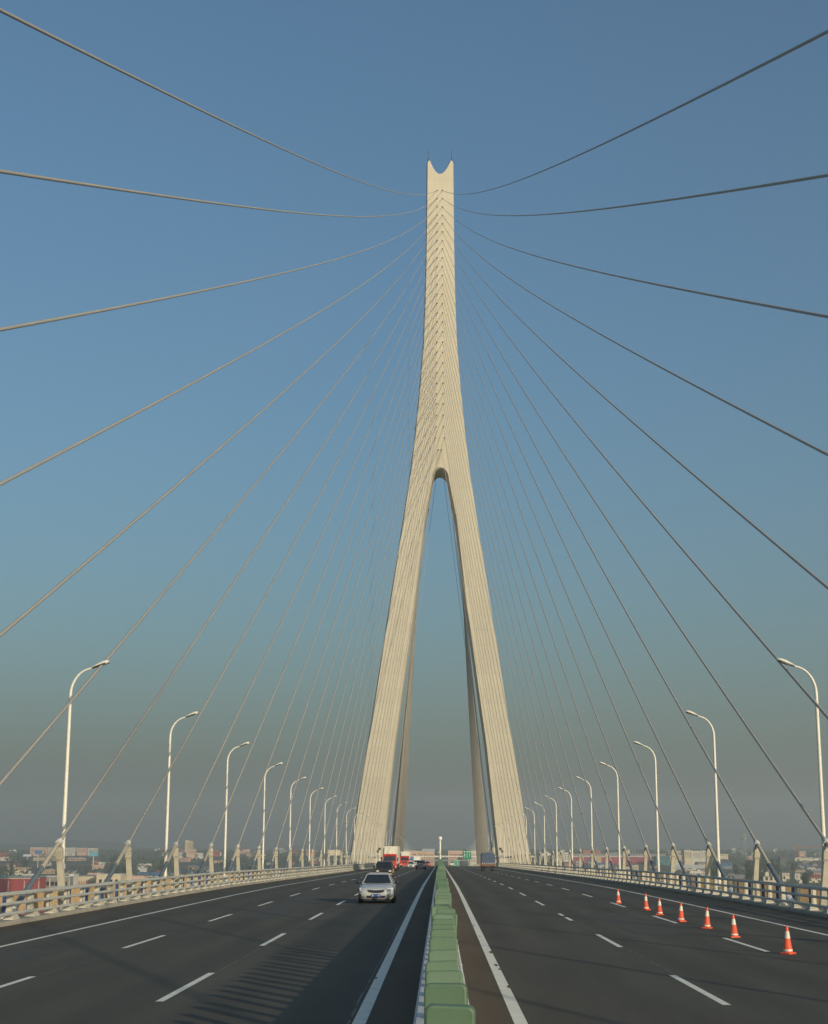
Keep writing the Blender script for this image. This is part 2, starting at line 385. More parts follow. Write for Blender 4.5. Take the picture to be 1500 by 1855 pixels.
def socket_off(i): return 4.7 if i < 14 else 4.7 + (i - 13) * .14 if i < 26 else (8.2 if i == 26 else 3.)
for i, y in enumerate(ROWS):
    for s in (-1, 1):
        c = at(CX + s * socket_off(i), y, YT - .02); m = MB()
        m.lathe([(.0, -.1), (.25, -.1), (.25, .06), (0, .06)], c, 10, axis='Y'); m.build('cable_socket', 'tower_dark', tower, T0)

# ------------------------------------------------------------------ stay cables and their posts
AXS = {-1: 16.92, 1: 17.27}
def cable_pts(A, B, sag, n=44):
    out = []
    for i in range(n + 1):
        t = (i / n) ** 1.25; p = A + (B - A) * t; p.z -= 4 * sag * t * (1 - t); out.append(p)
    return out
def post_proto():
    r = thing('cable_support_post', 'x', 'cable post')
    m = MB(); m.loft([[(-.17, -.19, -1.5), (.17, -.19, -1.5), (.17, .19, -1.5), (-.17, .19, -1.5)], [(-.12, -.14, 2.28), (.12, -.14, 2.28), (.12, .14, 2.28), (-.12, .14, 2.28)]], 0, False)
    m.build('post_shaft', 'post_paint', r, bevel=.02)
    m = MB(); m.loft([[(-w, -w, z), (w, -w, z), (w, w, z), (-w, w, z)] for w, z in ((.13, 2.32), (.15, 2.36), (.155, 2.74), (.12, 2.86))], 0, False); m.build('post_head', 'post_paint', r, bevel=.015)
    m = MB(); m.box((0, 0, 2.3), (.31, .33, .035)); m.build('band', 'sleeve_beige', r)
    m = MB(); m.box((0, .05, 2.97), (.07, .1, .28)); m.box((.0, -.02, 3.0), (.24, .1, .12)); m.build('clamp_bracket', 'steel_grey', r)
    return r
PP = post_proto(); pp_used = False
for s in (-1, 1):
    side = 'left' if s < 0 else 'right'
    for i, y in enumerate(ROWS):
        Y0 = -28.3 + 14.25 * i + (max(-.2, .35 - .13 * i) if s < 0 else min(.15, -.6 + .24 * i))
        B = at(CX + s * socket_off(i), y, YT - .1); A = Vector((s * AXS[s], Y0, zr(Y0) - .35))
        L = (B - A).length; sag = 5. * (L / 521.) ** 1.3
        pts = cable_pts(A, B, sag)
        # visible length begins 2.8 m above the deck (the guide pipe below)
        root = thing('stay_cable', f'grey stay cable on the {side} side, {ORD[i]} from the top of the near fan' if i else f'topmost long sagging stay cable on the {side} side', 'stay cable', A, 0, f'{side} near stay cables')
        m = MB(); m.tube(pts, .068, 8); m.build('cable', 'cable_sheath', root, A)
        d = (pts[2] - pts[0]).normalized(); d0 = Vector((A.x, A.y, A.z))
        def along(h):  # point on the cable h metres above its deck end
            for a, b in zip(pts[:-1], pts[1:]):
                if b.z - A.z >= h: return a + (b - a) * ((h - (a.z - A.z)) / (b.z - a.z))
        top = along(3.25); nd = (along(3.4) - along(3.1)).normalized()
        e_top = top + nd * .45; mid = top - nd * min(2.4, 1.7 / max(nd.z, .3))
        m = MB(); m.tube([mid, e_top], .098, 10); m.tube([mid - nd * .05, mid + nd * .08], .125, 10); m.build('guide_sleeve', 'sleeve_beige', root, A)
        m = MB(); m.tube([A + nd * .2, mid], .115, 10); m.build('guide_pipe', 'pipe_grey', root, A)
        m = MB(); m.tube([top - nd * .06, top + nd * .14], .15, 10); m.build('collar', 'collar_white', root, A)
        q = along(.55); m = MB(); m.tube([q - nd * .7, q + nd * .12], [.26, .2], 10); m.build('anchor_cap', 'collar_white', root, A)
        # supporting post, square to the cable
        lean = min(R(24), math.asin(nd.z)); px = top - nd * .02
        pr = PP if not pp_used else copy_tree(PP); pp_used = True
        dirv = Vector((0, -math.sin(lean), math.cos(lean))); base = px - dirv * 3.05
        pr.location = base; pr.rotation_euler = (lean, 0, 0)
        n_in = i - 6
        lab = (f'cream post propping the {ORD[i]} cable beside the {side} railing') if n_in < 22 else 'small cream cable post'
        tag(pr, lab, 'cable post', f'cable posts along the {side} railing')
# far fan behind the tower
for s in (-1, 1):
    side = 'left' if s < 0 else 'right'
    for i, y in enumerate(ROWS):
        Y0 = 674 - 8.6 * i if i < 21 else 474 - 2 * (i - 21)
        B = at(CX + s * socket_off(i), y, YT); B.y = YT + DEP; A = Vector((s * 17.2, Y0, zr(Y0, 17)))
        m = MB(); m.tube(cable_pts(A, B, 1.6, 24), .12 if i < 21 else .055, 6); o = m.build('stay_cable', 'cable_sheath')
        tag(o, f'thin far stay cable in the dense tan fan behind the {side} tower leg', 'stay cable', f'far stay cables behind the {side} tower leg')

# ------------------------------------------------------------------ street lamps
def lamp_proto():
    r = thing('street_lamp', 'x', 'street lamp')
    m = MB(); path = [(0, 0, -.4), (0, 0, 9.85)]; rad = [.115, .075]
    for t in range(1, 9):
        a = R(72) * t / 8; path.append((1.0 * (1 - math.cos(a)), 0, 9.85 + 1.25 * math.sin(a))); rad.append(.072 - .003 * t)
    path.append((1.02, 0, 11.15)); rad.append(.045)
    m.tube(path, rad, 10); m.build('pole', 'lamp_white', r)
    m = MB(); m.lathe([(.19, -.4), (.19, .05), (.14, .25), (.12, .3)], n=10); m.build('pole_base', 'lamp_white', r)
    h = MB(); secs = []
    for t, w, hh in ((0, .055, .04), (.15, .1, .07), (.4, .14, .12), (.62, .15, .13), (.78, .12, .10), (.85, .04, .03)):
        secs.append([(t, -w, 0), (t, w, 0), (t, w * .9, hh * .5), (t, w * .5, hh * .95), (t, -w * .5, hh * .95), (t, -w * .9, hh * .5)])
    h.loft(secs); ho = h.build('lamp_head', 'lamp_white', r); ho.location = (.97, 0, 11.15); ho.rotation_euler = (0, R(-19), 0)
    h = MB(); h.loft([[(t, -w, -.06), (t, w, -.06), (t, w, -.004), (t, -w, -.004)] for t, w in ((-.02, .06), (.2, .11), (.45, .15), (.66, .15), (.8, .09))], 0, False)
    lo = h.build('lens_tray', 'lamp_dark', ho)
    h = MB(); h.box((.5, 0, -.068), (.4, .2, .015)); h.build('lens', 'lamp_lens', ho)
    return r
LP = lamp_proto(); used = False
LX = 17.35
for s in (-1, 1):
    side = 'left' if s < 0 else 'right'
    for k in range(34):
        Y = 67.3 + 25.4 * k - (.7 if s > 0 else 0)
        if abs(Y - YT - 6) < 14: continue
        o = LP if not used else copy_tree(LP); used = True
        o.location = (s * LX + (.14 if s > 0 else 0), Y, zr(Y, LX)); o.rotation_euler = (0, 0, 0 if s < 0 else math.pi)
        if Y < YT:
            lab = f'white curved-arm street lamp by the {side} railing, {ORD[k]} from the {side} edge' if k else f'tallest white curved-arm street lamp, nearest one on the {side}'
        else: lab = f'tiny white street lamp far beyond the tower on the {side} of the road'
        tag(o, lab, 'street lamp', f'street lamps along the {side} side')

# ------------------------------------------------------------------ railings and outer fences
def railing(s):
    side = 'left' if s < 0 else 'right'; O = (s * 16.02, 30, 0)
    r = thing('bridge_railing', f'cream three-bar road railing with splayed post feet on the {side} kerb', 'railing', O)
    for nm, z, h, w in (('top_rail', 1.0, .145, .15), ('middle_rail', .64, .115, .11), ('bottom_rail', .27, .115, .11)):
        m = MB(); xc = s * 15.93
        c = .03
        sec = [(xc - w / 2 + c, z - h / 2), (xc + w / 2 - c, z - h / 2), (xc + w / 2, z - h / 2 + c), (xc + w / 2, z + h / 2 - c), (xc + w / 2 - c, z + h / 2), (xc - w / 2 + c, z + h / 2), (xc - w / 2, z + h / 2 - c), (xc - w / 2, z - h / 2 + c)]
        extrude(m, sec, 20, 430, 8); extrude(m, sec, 465, 900, 15)
        m.build(nm, 'rail_paint', r, O)
    def post(m, Y, foot=True):
        z = zr(Y, 0); x = s * 16.06
        m.box((x + s * .02, Y, z + .55), (.05, .26, .98)); m.box((x + s * .10, Y - .1, z + .55), (.16, .06, .98)); m.box((x + s * .10, Y + .1, z + .55), (.16, .06, .98))
        for zz in (.64, 1.0, .27): m.box((x - s * .045, Y, z + zz), (.08, .2, .1))
        b0 = z + .05
        m.loft([[(x - .18, Y - .42, b0 - .02), (x + .2, Y - .42, b0 - .02), (x + .2, Y + .42, b0 - .02), (x - .18, Y + .42, b0 - .02)],
                [(x - .18, Y - .40, b0 + .05), (x + .2, Y - .40, b0 + .05), (x + .2, Y + .40, b0 + .05), (x - .18, Y + .40, b0 + .05)],
                [(x - .1, Y - .15, b0 + .2), (x + .16, Y - .15, b0 + .2), (x + .16, Y + .15, b0 + .2), (x - .1, Y + .15, b0 + .2)]], 0, False)
    ys = []; Y = 38.5
    while Y < 428: ys.append(Y); Y += 2.8
    for Y in ys[:98]:
        m = MB(); post(m, Y); m.build('post', 'post_paint', r, O)
    m = MB()
    for Y in ys[98:] + [466 + 5.6 * i for i in range(75)]: post(m, Y)
    stuff(m.build('post', 'post_paint', r, O))
    m = MB(); ya, yb = (312, 352) if s < 0 else (398, 412); extrude(m, [(s * 15.75, .08), (s * 15.84, .08), (s * 15.84, 1.12), (s * 15.75, 1.12)], ya, yb, 8); m.build('dark_panel', 'panel_grey', r, O)  # dark grey panel in front of one stretch of each railing
    # outer maintenance fence with tan slats
    O = (s * 18.6, 30, 0)
    r = thing('maintenance_fence', f'tan slatted outer fence with blue posts behind the {side} railing', 'fence', O)
    m = MB()
    Y = 24.
    while Y < 425:
        z = zr(Y, 0)
        m.box((s * 18.55, Y, z + .34), (.03, (.13 if s > 0 else .085) if Y < 260 else .3, .80)); Y += .2 if Y < 260 else .42
    m.build('slat_panel', 'fence_tan', r, O)
    m = MB(); extrude(m, [(s * 18.5, .76), (s * 18.62, .76), (s * 18.62, .82), (s * 18.5, .82)], 20, 428, 8); m.build('fence_rail', 'fence_tan', r, O)
    for k in range(90):
        Y = 37.3 + 3.6 * k; m = MB(); z = zr(Y, 0); m.box((s * 18.46, Y, z + .24), (.12, .2, 1.08)); m.build('fence_post', 'fence_blue', r, O)
railing(-1); railing(1)

# ------------------------------------------------------------------ median barrier and glare plates
bar = thing('median_barrier', 'white concrete barrier carrying green plates along the middle of the road', 'barrier', (.04, 30, 0))
m = MB(); bx = .03
extrude(m, [(bx - .42, -.02), (bx - .42, .12), (bx - .32, .38), (bx - .28, 1.03), (bx - .25, 1.08), (bx + .25, 1.08), (bx + .28, 1.03), (bx + .32, .38), (bx + .42, .12), (bx + .42, -.02)], -30, 1000, 6)
m.build('barrier_wall', 'barrier_white', bar, (.04, 30, 0))
m = MB()   # white square bolts on the barrier edges
for k in range(40):
    for s in (-1, 1): m.box((bx + s * .272, 8 + 4 * k + s * .9, zr(8 + 4 * k) + 1.03), (.022, .08, .03))
stuff(m.build('edge_bolt', 'barrier_white', bar, (.04, 30, 0)))
pm = MB()
def plate_sec(w, h, r):
    p = [(-w, 0), (w, 0)]
    for i in range(6): a = math.pi / 2 * i / 5; p.append((w - r + r * math.cos(a), h - r + r * math.sin(a)))
    for i in range(6): a = math.pi / 2 + math.pi / 2 * i / 5; p.append((-w + r + r * math.cos(a), h - r + r * math.sin(a)))
    return p
pm.prism(plate_sec(.115, .88, .035), -.028, .028)
for zz, rot in ((.05, 0),): pm.box((0, 0, .015), (.2, .14, .03))
plate0 = None; rp = random.Random(4)
for k in range(290):
    Y = 4.9 + 1.0 * k
    if plate0 is None: o = plate0 = pm.build('glare_plate', 'plate_green', bevel=.012)
    else: o = plate0.copy(); COL.objects.link(o)
    o.location = (.036 + rp.gauss(0, .011), Y + rp.gauss(0, .035), zr(Y) + 1.077 - abs(rp.gauss(0, .028)))
    o.rotation_euler = (R(rp.gauss(-5, 4.5)), R(rp.gauss(0, 1.5)), R(rp.gauss(0, 4.5)))
    tag(o, 'pale green rounded anti-glare plate standing in the row on the median barrier', 'glare plate', 'green anti-glare plates on the median')
mp = thing('camera_pole', 'white pole with ball-shaped camera standing on the median in front of the skyline', 'camera pole', (.03, 268.4, zr(268) + 1.06))
m = MB(); m.tube([(0, 0, 0), (0, 0, 4.25)], [.2, .18], 10); m.build('pole', 'lamp_white', mp)
m = MB(); m.lathe([(0.02, 4.2), (.25, 4.28), (.4, 4.55), (.36, 4.85), (.2, 5.0), (0.01, 5.04)], n=12); m.build('camera_dome', 'lamp_white', mp)
m = MB(); m.box((-.15, 0, 2.1), (.35, .3, .45)); m.build('control_box', 'steel_grey', mp)

# ------------------------------------------------------------------ traffic cones
def cone_proto():
    r = thing('traffic_cone', 'x', 'traffic cone')
    m = MB(); m.lathe([(.165, .045), (.15, .06), (.045, .66), (.035, .70), (.02, .71), (.0, .71)], n=18); m.build('cone_body', 'cone_orange', r)
    m = MB(); m.box((0, 0, .022), (.36, .36, .044)); m.build('base', 'cone_orange', r, bevel=.012)
    rad = lambda z: .15 - (z - .06) * .105 / .6
    m = MB(); m.lathe([(rad(.40) + .003, .40), (rad(.58) + .003, .58)], n=18); m.build('reflective_collar', 'cone_white', r)
    m = MB(); m.lathe([(rad(.08) + .003, .08), (rad(.125) + .003, .125)], n=18); m.build('lower_band', 'cone_white', r)
    return r
cp = cone_proto()
cones = [(1120.5, 1636.8, 0), (1170.7, 1649, 1), (1195.5, 1658.7, 2), (1234, 1670.7, 3), (1281, 1683, 4), (1330.7, 1700, 5), (1428, 1730, 6)]
cl = ['orange traffic cone farthest up the road, at the far end of the row', 'orange traffic cone with bright white collar, second from the far end', 'orange traffic cone leaning slightly, third from the far end of the row', 'orange traffic cone in the very middle of the row of cones',
      'orange traffic cone third from the near end of the row', 'orange traffic cone beside the near white lane dash, second from the near end', 'nearest and largest orange traffic cone at the near end of the row']
for k, (x, y, i) in enumerate(cones):
    o = cp if k == 0 else copy_tree(cp)
    zc = (EYE + .08) * F / (CP * (y - HY)); X = (x - CX) / F * zc; Y = (zc + .53) / CP
    o.location = (X, Y, zr(Y, X) + .002); o.rotation_euler = (R(1.6 * math.sin(k * 2.7)), R(-2.6 * math.sin(k * 1.9 + .4)), R(37 * k)); tag(o, cl[k], 'traffic cone', 'traffic cones along the right lanes')
    o.scale = (.83, .83, 1 + .03 * math.sin(k * 2.1))

# ------------------------------------------------------------------ vehicles
def wheel(root, x, y, r, w=.22, name='wheel'):
    m = MB(); m.lathe([(r * .62, -w / 2), (r * .93, -w / 2), (r, -w / 2 + .04), (r, w / 2 - .04), (r * .93, w / 2), (r * .62, w / 2)], n=20, axis='X'); wo = m.build(name, 'rubber', root); wo.location = (x, y, r)
    m = MB(); m.lathe([(0, w * .36), (r * .2, w * .4), (r * .58, w * .42), (r * .64, w * .5), (r * .64, -w * .5), (r * .2, -w * .4), (0, -w * .36)], n=16, axis='X'); m.build('rim', 'steel_grey', wo)
def sedan(name, label, paint, X, Y, w=1.72, L=4.35, hgt=1.46, detail=True, suv=False, cat='car', rz=0, rear=False):
    r = thing(name, label, cat, (X, Y, zr(Y, X)), rz); k = w / 1.72; q = L / 4.35; zz = hgt / 1.46
    lift = .12 if suv else 0
    st = [(-2.17, .50, .30, .50, .53), (-2.13, .68, .24, .60, .64), (-2.02, .79, .20, .68, .735), (-1.75, .84, .18, .75, .82), (-1.2, .86, .18, .82, .915), (-.78, .86, .18, .86, .965), (0, .86, .18, .89, .97), (.9, .86, .18, .91, .99), (1.55, .85, .2, .92, 1.01), (1.95, .81, .24, .90, .99), (2.12, .74, .3, .82, .92), (2.17, .62, .4, .7, .8)]
    secs = []
    for y, hw, zb, zs, zt in st:
        if suv and y < -.7: zs += .1; zt += .1
        zb += lift * .6; hw *= k; y *= q; zb, zs, zt = zb * zz, zs * zz, zt * zz
        h = [(hw - .1, zb), (hw, zb + .12), (hw + .012, (zb + zs) / 2 + .04), (hw - .005, zs - .04), (hw - .06, zs + (zt - zs) * .45), (hw * .62, zs + (zt - zs) * .88), (0, zt)]
        secs.append([(x, y, z) for x, z in h] + [(-x, y, z) for x, z in h[-2::-1]])
    m = MB(); m.loft(secs); m.build('body', paint, r)
    # greenhouse
    bz, tz = .93 * zz, 1.40 * zz
    yb0, yb1, yt0, yt1 = (-.86 * q, 1.72 * q, -.02 * q, 1.12 * q) if not suv else (-.72 * q, 2.05 * q, -.12 * q, 1.85 * q)
    hb, ht = .79 * k, .57 * k if not suv else .63 * k
    m = MB()
    b = [(-hb, yb0, bz), (hb, yb0, bz), (hb + .02, yb1, bz), (-hb - .02, yb1, bz)]; t = [(-ht, yt0, tz), (ht, yt0, tz), (ht, yt1, tz), (-ht, yt1, tz)]
    t2 = [(-ht * .8, yt0 + .14, tz + .055), (ht * .8, yt0 + .14, tz + .055), (ht * .8, yt1 - .14, tz + .055), (-ht * .8, yt1 - .14, tz + .055)]
    m.loft([b, t, t2], 0, False); m.build('cabin', paint, r, bevel=.03)
    b = [Vector(p) for p in b]; t = [Vector(p) for p in t]
    def pane(nm, a, bb, c, d, u0, u1, v0, v1, out):
        P = lambda u, v: (a + (bb - a) * u) * (1 - v) + (d + (c - d) * u) * v + out
        mm = MB(); mm.quad(P(u0, v0), P(u1, v0), P(u1, v1), P(u0, v1)); mm.build(nm, 'glass_dark', r)
    pane('windscreen', b[0], b[1], t[1], t[0], .055, .945, .06, .93, Vector((0, -.012, .008)))
    pane('rear_window', b[3], b[2], t[2], t[3], .08, .92, .12, .9, Vector((0, .012, .008)))
    for s in (0, 1):
        A, B2, C2, D2 = (b[1], b[2], t[2], t[1]) if s else (b[0], b[3], t[3], t[0]); ov = Vector((.012 if s else -.012, 0, .004))
        pane('side_window', A, B2, C2, D2, .12, .46, .1, .9, ov); pane('side_window', A, B2, C2, D2, .5, .86, .1, .9, ov)
    for s in (-1, 1):
        m = MB(); m.lathe([(0.001, -.1), (.07, -.09), (.1, 0), (.085, .07), (.001, .09)], n=12, axis='X'); mo = m.build('mirror', 'black_paint' if not rear else paint, r); mo.location = (s * (.97 * k), -.62 * q, 1.0 * zz); mo.scale = (1.1, .7, .75)
        m = MB(); m.box((s * .86 * k, -.6 * q, .95 * zz), (.16, .06, .05)); m.build('mirror_arm', 'black_paint', r)
        for y in (-1.36 * q, 1.30 * q):
            m = MB(); m.lathe([(0.001, -.005), (.375 * zz, -.005), (.375 * zz, .006), (0.001, .006)], (s * (.87 * k + .006), y, .31 * zz), 18, axis='X'); m.build('wheel_arch', 'rubber', r)
            wheel(r, s * (.79 * k), y, .315 * zz * (1.12 if suv else 1), .2)
    # face
    zl = .1 if suv else 0
    for s in (-1, 1):
        m = MB(); m.loft([[(s * .44 * k, -2.06 * q, (.60 + zl) * zz), (s * .80 * k, -1.93 * q, (.64 + zl) * zz), (s * .82 * k, -1.80 * q, (.75 + zl) * zz), (s * .55 * k, -1.98 * q, (.72 + zl) * zz)],
                          [(s * .44 * k, -2.17 * q, (.60 + zl) * zz), (s * .80 * k, -2.04 * q, (.635 + zl) * zz), (s * .83 * k, -1.85 * q, (.755 + zl) * zz), (s * .55 * k, -2.09 * q, (.735 + zl) * zz)]], 0, False); m.build('headlight', 'headlamp', r, bevel=.012)
        if detail:
            m = MB(); m.loft([[(s * .55 * k, -2.0, .30), (s * .80 * k, -1.9, .31), (s * .82 * k, -1.9, .47), (s * .66 * k, -2.0, .40)], [(s * .55 * k, -2.17, .30), (s * .80 * k, -2.065, .31), (s * .815 * k, -2.05, .47), (s * .66 * k, -2.14, .40)]], 0, False); m.build('fog_recess', 'grille_black', r)
    m = MB(); gz = (.61 + zl) * zz
    top = [(-.42 * k, .05), (-.2 * k, .028), (0, .02), (.2 * k, .028), (.42 * k, .05)]; bot = [(.36 * k, -.05), (.2 * k, -.088), (0, -.098), (-.2 * k, -.088), (-.36 * k, -.05)]
    m.prism([(x, gz + z) for x, z in top + bot], -2.185 * q, -2.0 * q); gr = m.build('grille', 'grille_black', r)
    m = MB()
    m.tube([(x, -2.19 * q, gz + z + .012) for x, z in top], .012, 6); m.build('grille_trim', 'chrome', gr)
    m = MB(); m.box((0, -2.16 * q, (.335 + lift * .6) * zz), (.92 * k, .08, .11)); m.build('lower_intake', 'grille_black', r)
    m = MB(); m.box((0, -2.215 * q, (.40 + lift * .6) * zz), (.44, .02, .14)); po = m.build('number_plate', 'plate_blue', r)
    if detail:
        m = MB()
        for i, x in enumerate((-.17, -.105, -.03, .03, .09, .15)): m.box((x, -2.228, .40), (.03 if i != 2 else .012, .006, .075))
        m.build('plate_mark', 'sign_white', po)
    m = MB(); m.box((0, -1.9 * q, .2 * zz), (1.3 * k, .4, .1)); m.build('underside', 'rubber', r)
    if detail:  # bonnet seam and wipers
        m = MB(); m.tube([(-.5, -.9, .975), (-.02, -.84, 1.005)], .009, 5); m.tube([(.05, -.9, .98), (.5, -.84, .995)], .009, 5); m.build('wiper', 'rubber', r)
    return r
car = sedan('sedan_car', 'silver saloon car driving towards the viewer in the lane beside the median', 'silver_paint', -3.17, 75.2, 1.74)
sedan('suv_car', 'black off-road car approaching in the inner lane far behind the silver saloon', 'black_paint', -3.55, 275, 1.86, 4.6, 1.78, False, True, 'car')
sedan('taxi_car', 'small pale car beside the second red lorry in the middle lane', 'white_paint', -6.75, 342, 1.7, 4.4, 1.5, False, False, 'car')
sedan('red_car', 'tiny red car far off in the inner lane near the median', 'red_paint', -3.7, 425, 1.72, 4.3, 1.5, False, False, 'car')
sedan('white_car', 'tiny white car far off on the right road near the green signs', 'white_paint', 4.3, 545, 1.75, 4.4, 1.6, False, True, 'car', math.pi)

def van(X, Y):
    r = thing('pickup_van', 'dark van with brown side right behind the silver saloon', 'van', (X, Y, zr(Y, X)))
    m = MB(); hw = .9
    prof = [(-2.3, .35), (-2.32, .75), (-2.15, .98), (-1.55, 1.12), (-.75, 1.72), (-.4, 1.80), (2.2, 1.78), (2.3, 1.4), (2.3, .4)]
    m.loft([[(x * (1 if z < 1.15 else .86), y, z) for y, z in prof] for x in (-hw, -hw * .9)], 0, False)
    m = MB(); m.loft([[(x * (1 if z < 1.2 else .86), y, z) for y, z in prof] for x in (-hw, hw)], 0, False); m.build('body', 'dark_bronze_paint', r, bevel=.06)
    m = MB(); m.quad((-.76, -1.52, 1.17), (.76, -1.52, 1.17), (.68, -.82, 1.69), (-.68, -.82, 1.69)); 
    for i in range(len(m.v)): m.v[i] = (m.v[i][0], m.v[i][1] - .03, m.v[i][2] + .02)
    m.build('windscreen', 'glass_dark', r)
    for s in (-1, 1):
        m = MB(); m.box((s * .66, -2.3, .78), (.26, .1, .12)); m.build('headlight', 'headlamp', r, bevel=.02)
        m = MB(); m.box((s * 1.07, -1.2, 1.22), (.2, .14, .26)); m.build('mirror', 'grille_black', r, bevel=.03)
        m = MB(); m.box((s * .905, .2, 1.4), (.02, 2.4, .32), ry=s * R(-12)); m.build('side_window', 'glass_dark', r)
        for y in (-1.45, 1.4): wheel(r, s * .82, y, .34, .22)
    m = MB(); m.box((0, -2.33, .76), (.78, .06, .15)); m.build('grille', 'grille_black', r)
    m = MB(); m.box((0, -2.34, .47), (1.7, .12, .16)); m.build('bumper', 'wall_ochre', r, bevel=.02)
    m = MB(); m.box((0, -2.41, .47), (.44, .02, .13)); m.build('number_plate', 'plate_blue', r)
    m = MB(); m.box((.918, .1, .74), (.03, 3.6, .36)); m.build('side_panel', 'wall_ochre', r)
van(-5.95, 158)

def lorry(label, X, Y, h, w=2.45, visor=True, L=8.0):
    r = thing('cargo_lorry', label, 'lorry', (X, Y, zr(Y, X))); hw = w / 2; ch = 2.95
    m = MB(); prof = [(-1.15, .55), (-1.2, 1.1), (-1.18, 1.75), (-1.0, 2.7), (-.7, ch), (1.0, ch), (1.0, .55)]
    m.loft([[(x, y, z) for y, z in prof] for x in (-hw, hw)], 0, False); cab = m.build('cab', 'red_paint', r, bevel=.07)
    m = MB(); a = Vector((-hw + .14, -1.2, 1.72)); m.quad((-hw + .14, -1.215, 1.74), (hw - .14, -1.215, 1.74), (hw - .2, -1.065, 2.52), (-hw + .2, -1.065, 2.52)); m.build('windscreen', 'glass_dark', r)
    m = MB(); m.box((0, -1.22, 2.68), (w - .1, .34, .12), rx=R(-20)); m.build('sun_visor', 'red_paint', r)
    m = MB(); m.box((0, -1.22, 1.30), (w * .6, .06, .4)); g = m.build('grille', 'grille_black', r)
    m = MB(); m.box((0, -1.26, 1.34), (w * .5, .03, .05)); m.box((0, -1.26, 1.2), (w * .5, .03, .05)); m.build('grille_bar', 'chrome', g)
    m = MB(); m.box((0, -1.27, .68), (w, .32, .46)); m.build('bumper', 'red_paint', r, bevel=.04)
    for s in (-1, 1):
        m = MB(); m.box((s * hw * .76, -1.44, .72), (.4, .04, .2)); m.build('headlight', 'headlamp', r)
        m = MB(); m.box((s * (hw + .2), -1.1, 2.0), (.2, .14, .66)); m.box((s * (hw + .05), -1.05, 2.3), (.3, .04, .04)); m.build('mirror', 'grille_black', r, bevel=.02)
        m = MB(); m.box((s * (hw + .006), -.1, 2.1), (.02, .9, .6)); m.build('side_window', 'glass_dark', r)
        for y in (-.1, 3.2, L - .8, L + .5): wheel(r, s * (hw - .18), y, .5, .3)
    m = MB(); m.box((0, 1.1 + L / 2, 1.0), (.9, L + .6, .3)); m.build('chassis', 'grille_black', r)
    m = MB(); m.box((0, 1.4 + L / 2, (1.2 + h) / 2), (w + .1, L, h - 1.2)); m.build('cargo_box', 'cargo_cream', r, bevel=.05)
    if visor:
        m = MB(); m.loft([[(-hw * .85, -.55, ch + .012), (hw * .85, -.55, ch + .012), (hw * .9, .95, ch + .012), (-hw * .9, .95, ch + .012)], [(-hw * .8, .1, h - .15), (hw * .8, .1, h - .15), (hw * .85, .9, h - .15), (-hw * .85, .9, h - .15)]], 0, False); m.build('wind_deflector', 'cargo_cream', r, bevel=.05)
    return r
lorry('red lorry with tall cream cargo box approaching close beside the left tower leg', -8.95, 262, 4.3, L=17.)
lorry('second red lorry with cream box, behind and right of the nearer red lorry', -9.5, 395, 4.05, visor=True)
def boxvan(X, Y):
    r = thing('delivery_van', 'small white box van far off between the second lorry and the black car', 'van', (X, Y, zr(Y, X)))
    m = MB(); m.box((0, 0, 1.15), (1.8, 1.5, 1.5)); m.build('cab', 'white_paint', r, bevel=.1)
    m = MB(); m.box((0, 2.8, 1.75), (2.1, 4.0, 2.5)); m.build('cargo_box', 'white_paint', r, bevel=.04)
    m = MB(); m.box((0, -.76, 1.5), (1.5, .04, .6)); m.build('windscreen', 'glass_dark', r)
    for s in (-1, 1):
        m = MB(); m.box((s * .66, -.76, .75), (.3, .04, .18)); m.build('headlight', 'headlamp', r)
        for y in (0, 3.4): wheel(r, s * .8, y, .34, .2)
boxvan(-6.9, 440)
def tarp_truck(X, Y):
    r = thing('tarp_truck', 'lorry under a dark blue tarpaulin driving away on the right', 'lorry', (X, Y, zr(Y, X)))
    hw = 1.16; m = MB(); sec = [(-hw, 1.25), (hw, 1.25), (hw + .02, 2.5), (hw - .06, 2.9), (hw * .6, 3.05), (0, 3.1), (-hw * .6, 3.05), (-hw + .06, 2.9), (-hw - .02, 2.5)]
    secs = []
    for i in range(9):
        y = i * .7; d = .03 * math.sin(i * 2.4); secs.append([(x * (1 + d * .5), y, z + d) for x, z in sec])
    m.loft(secs, 0, False); m.build('tarpaulin', 'tarp_blue', r, bevel=.05)
    m = MB(); m.box((0, 2.8, 1.05), (2.4, 5.8, .42)); bed = m.build('cargo_bed', 'bed_brown', r, bevel=.02)
    m = MB()
    for i in range(7): m.box((-1.0 + i * .333, -.02, 1.3), (.1, .03, .2))
    m.build('rope_tie', 'cone_white', bed)
    m = MB(); m.box((0, 6.6, 1.55), (2.1, 1.4, 1.9)); m.build('cab', 'sign_blue', r, bevel=.1)
    m = MB(); m.box((0, .25, .68), (2.1, .1, .16)); m.build('rear_bumper', 'grille_black', r)
    m = MB(); m.box((0, 3.0, .72), (.8, 6.4, .3)); m.build('chassis', 'grille_black', r)
    for s in (-1, 1):
        m = MB(); m.box((s * .86, -.13, .98), (.26, .05, .12)); m.build('tail_light', 'red_paint', r)
        for y in (1.3, 6.6): wheel(r, s * .86, y, .45, .42)
        m = MB(); m.box((s * .85, .55, .42), (.5, .03, .5)); m.build('mud_flap', 'rubber', r)
tarp_truck(8.35, 253)

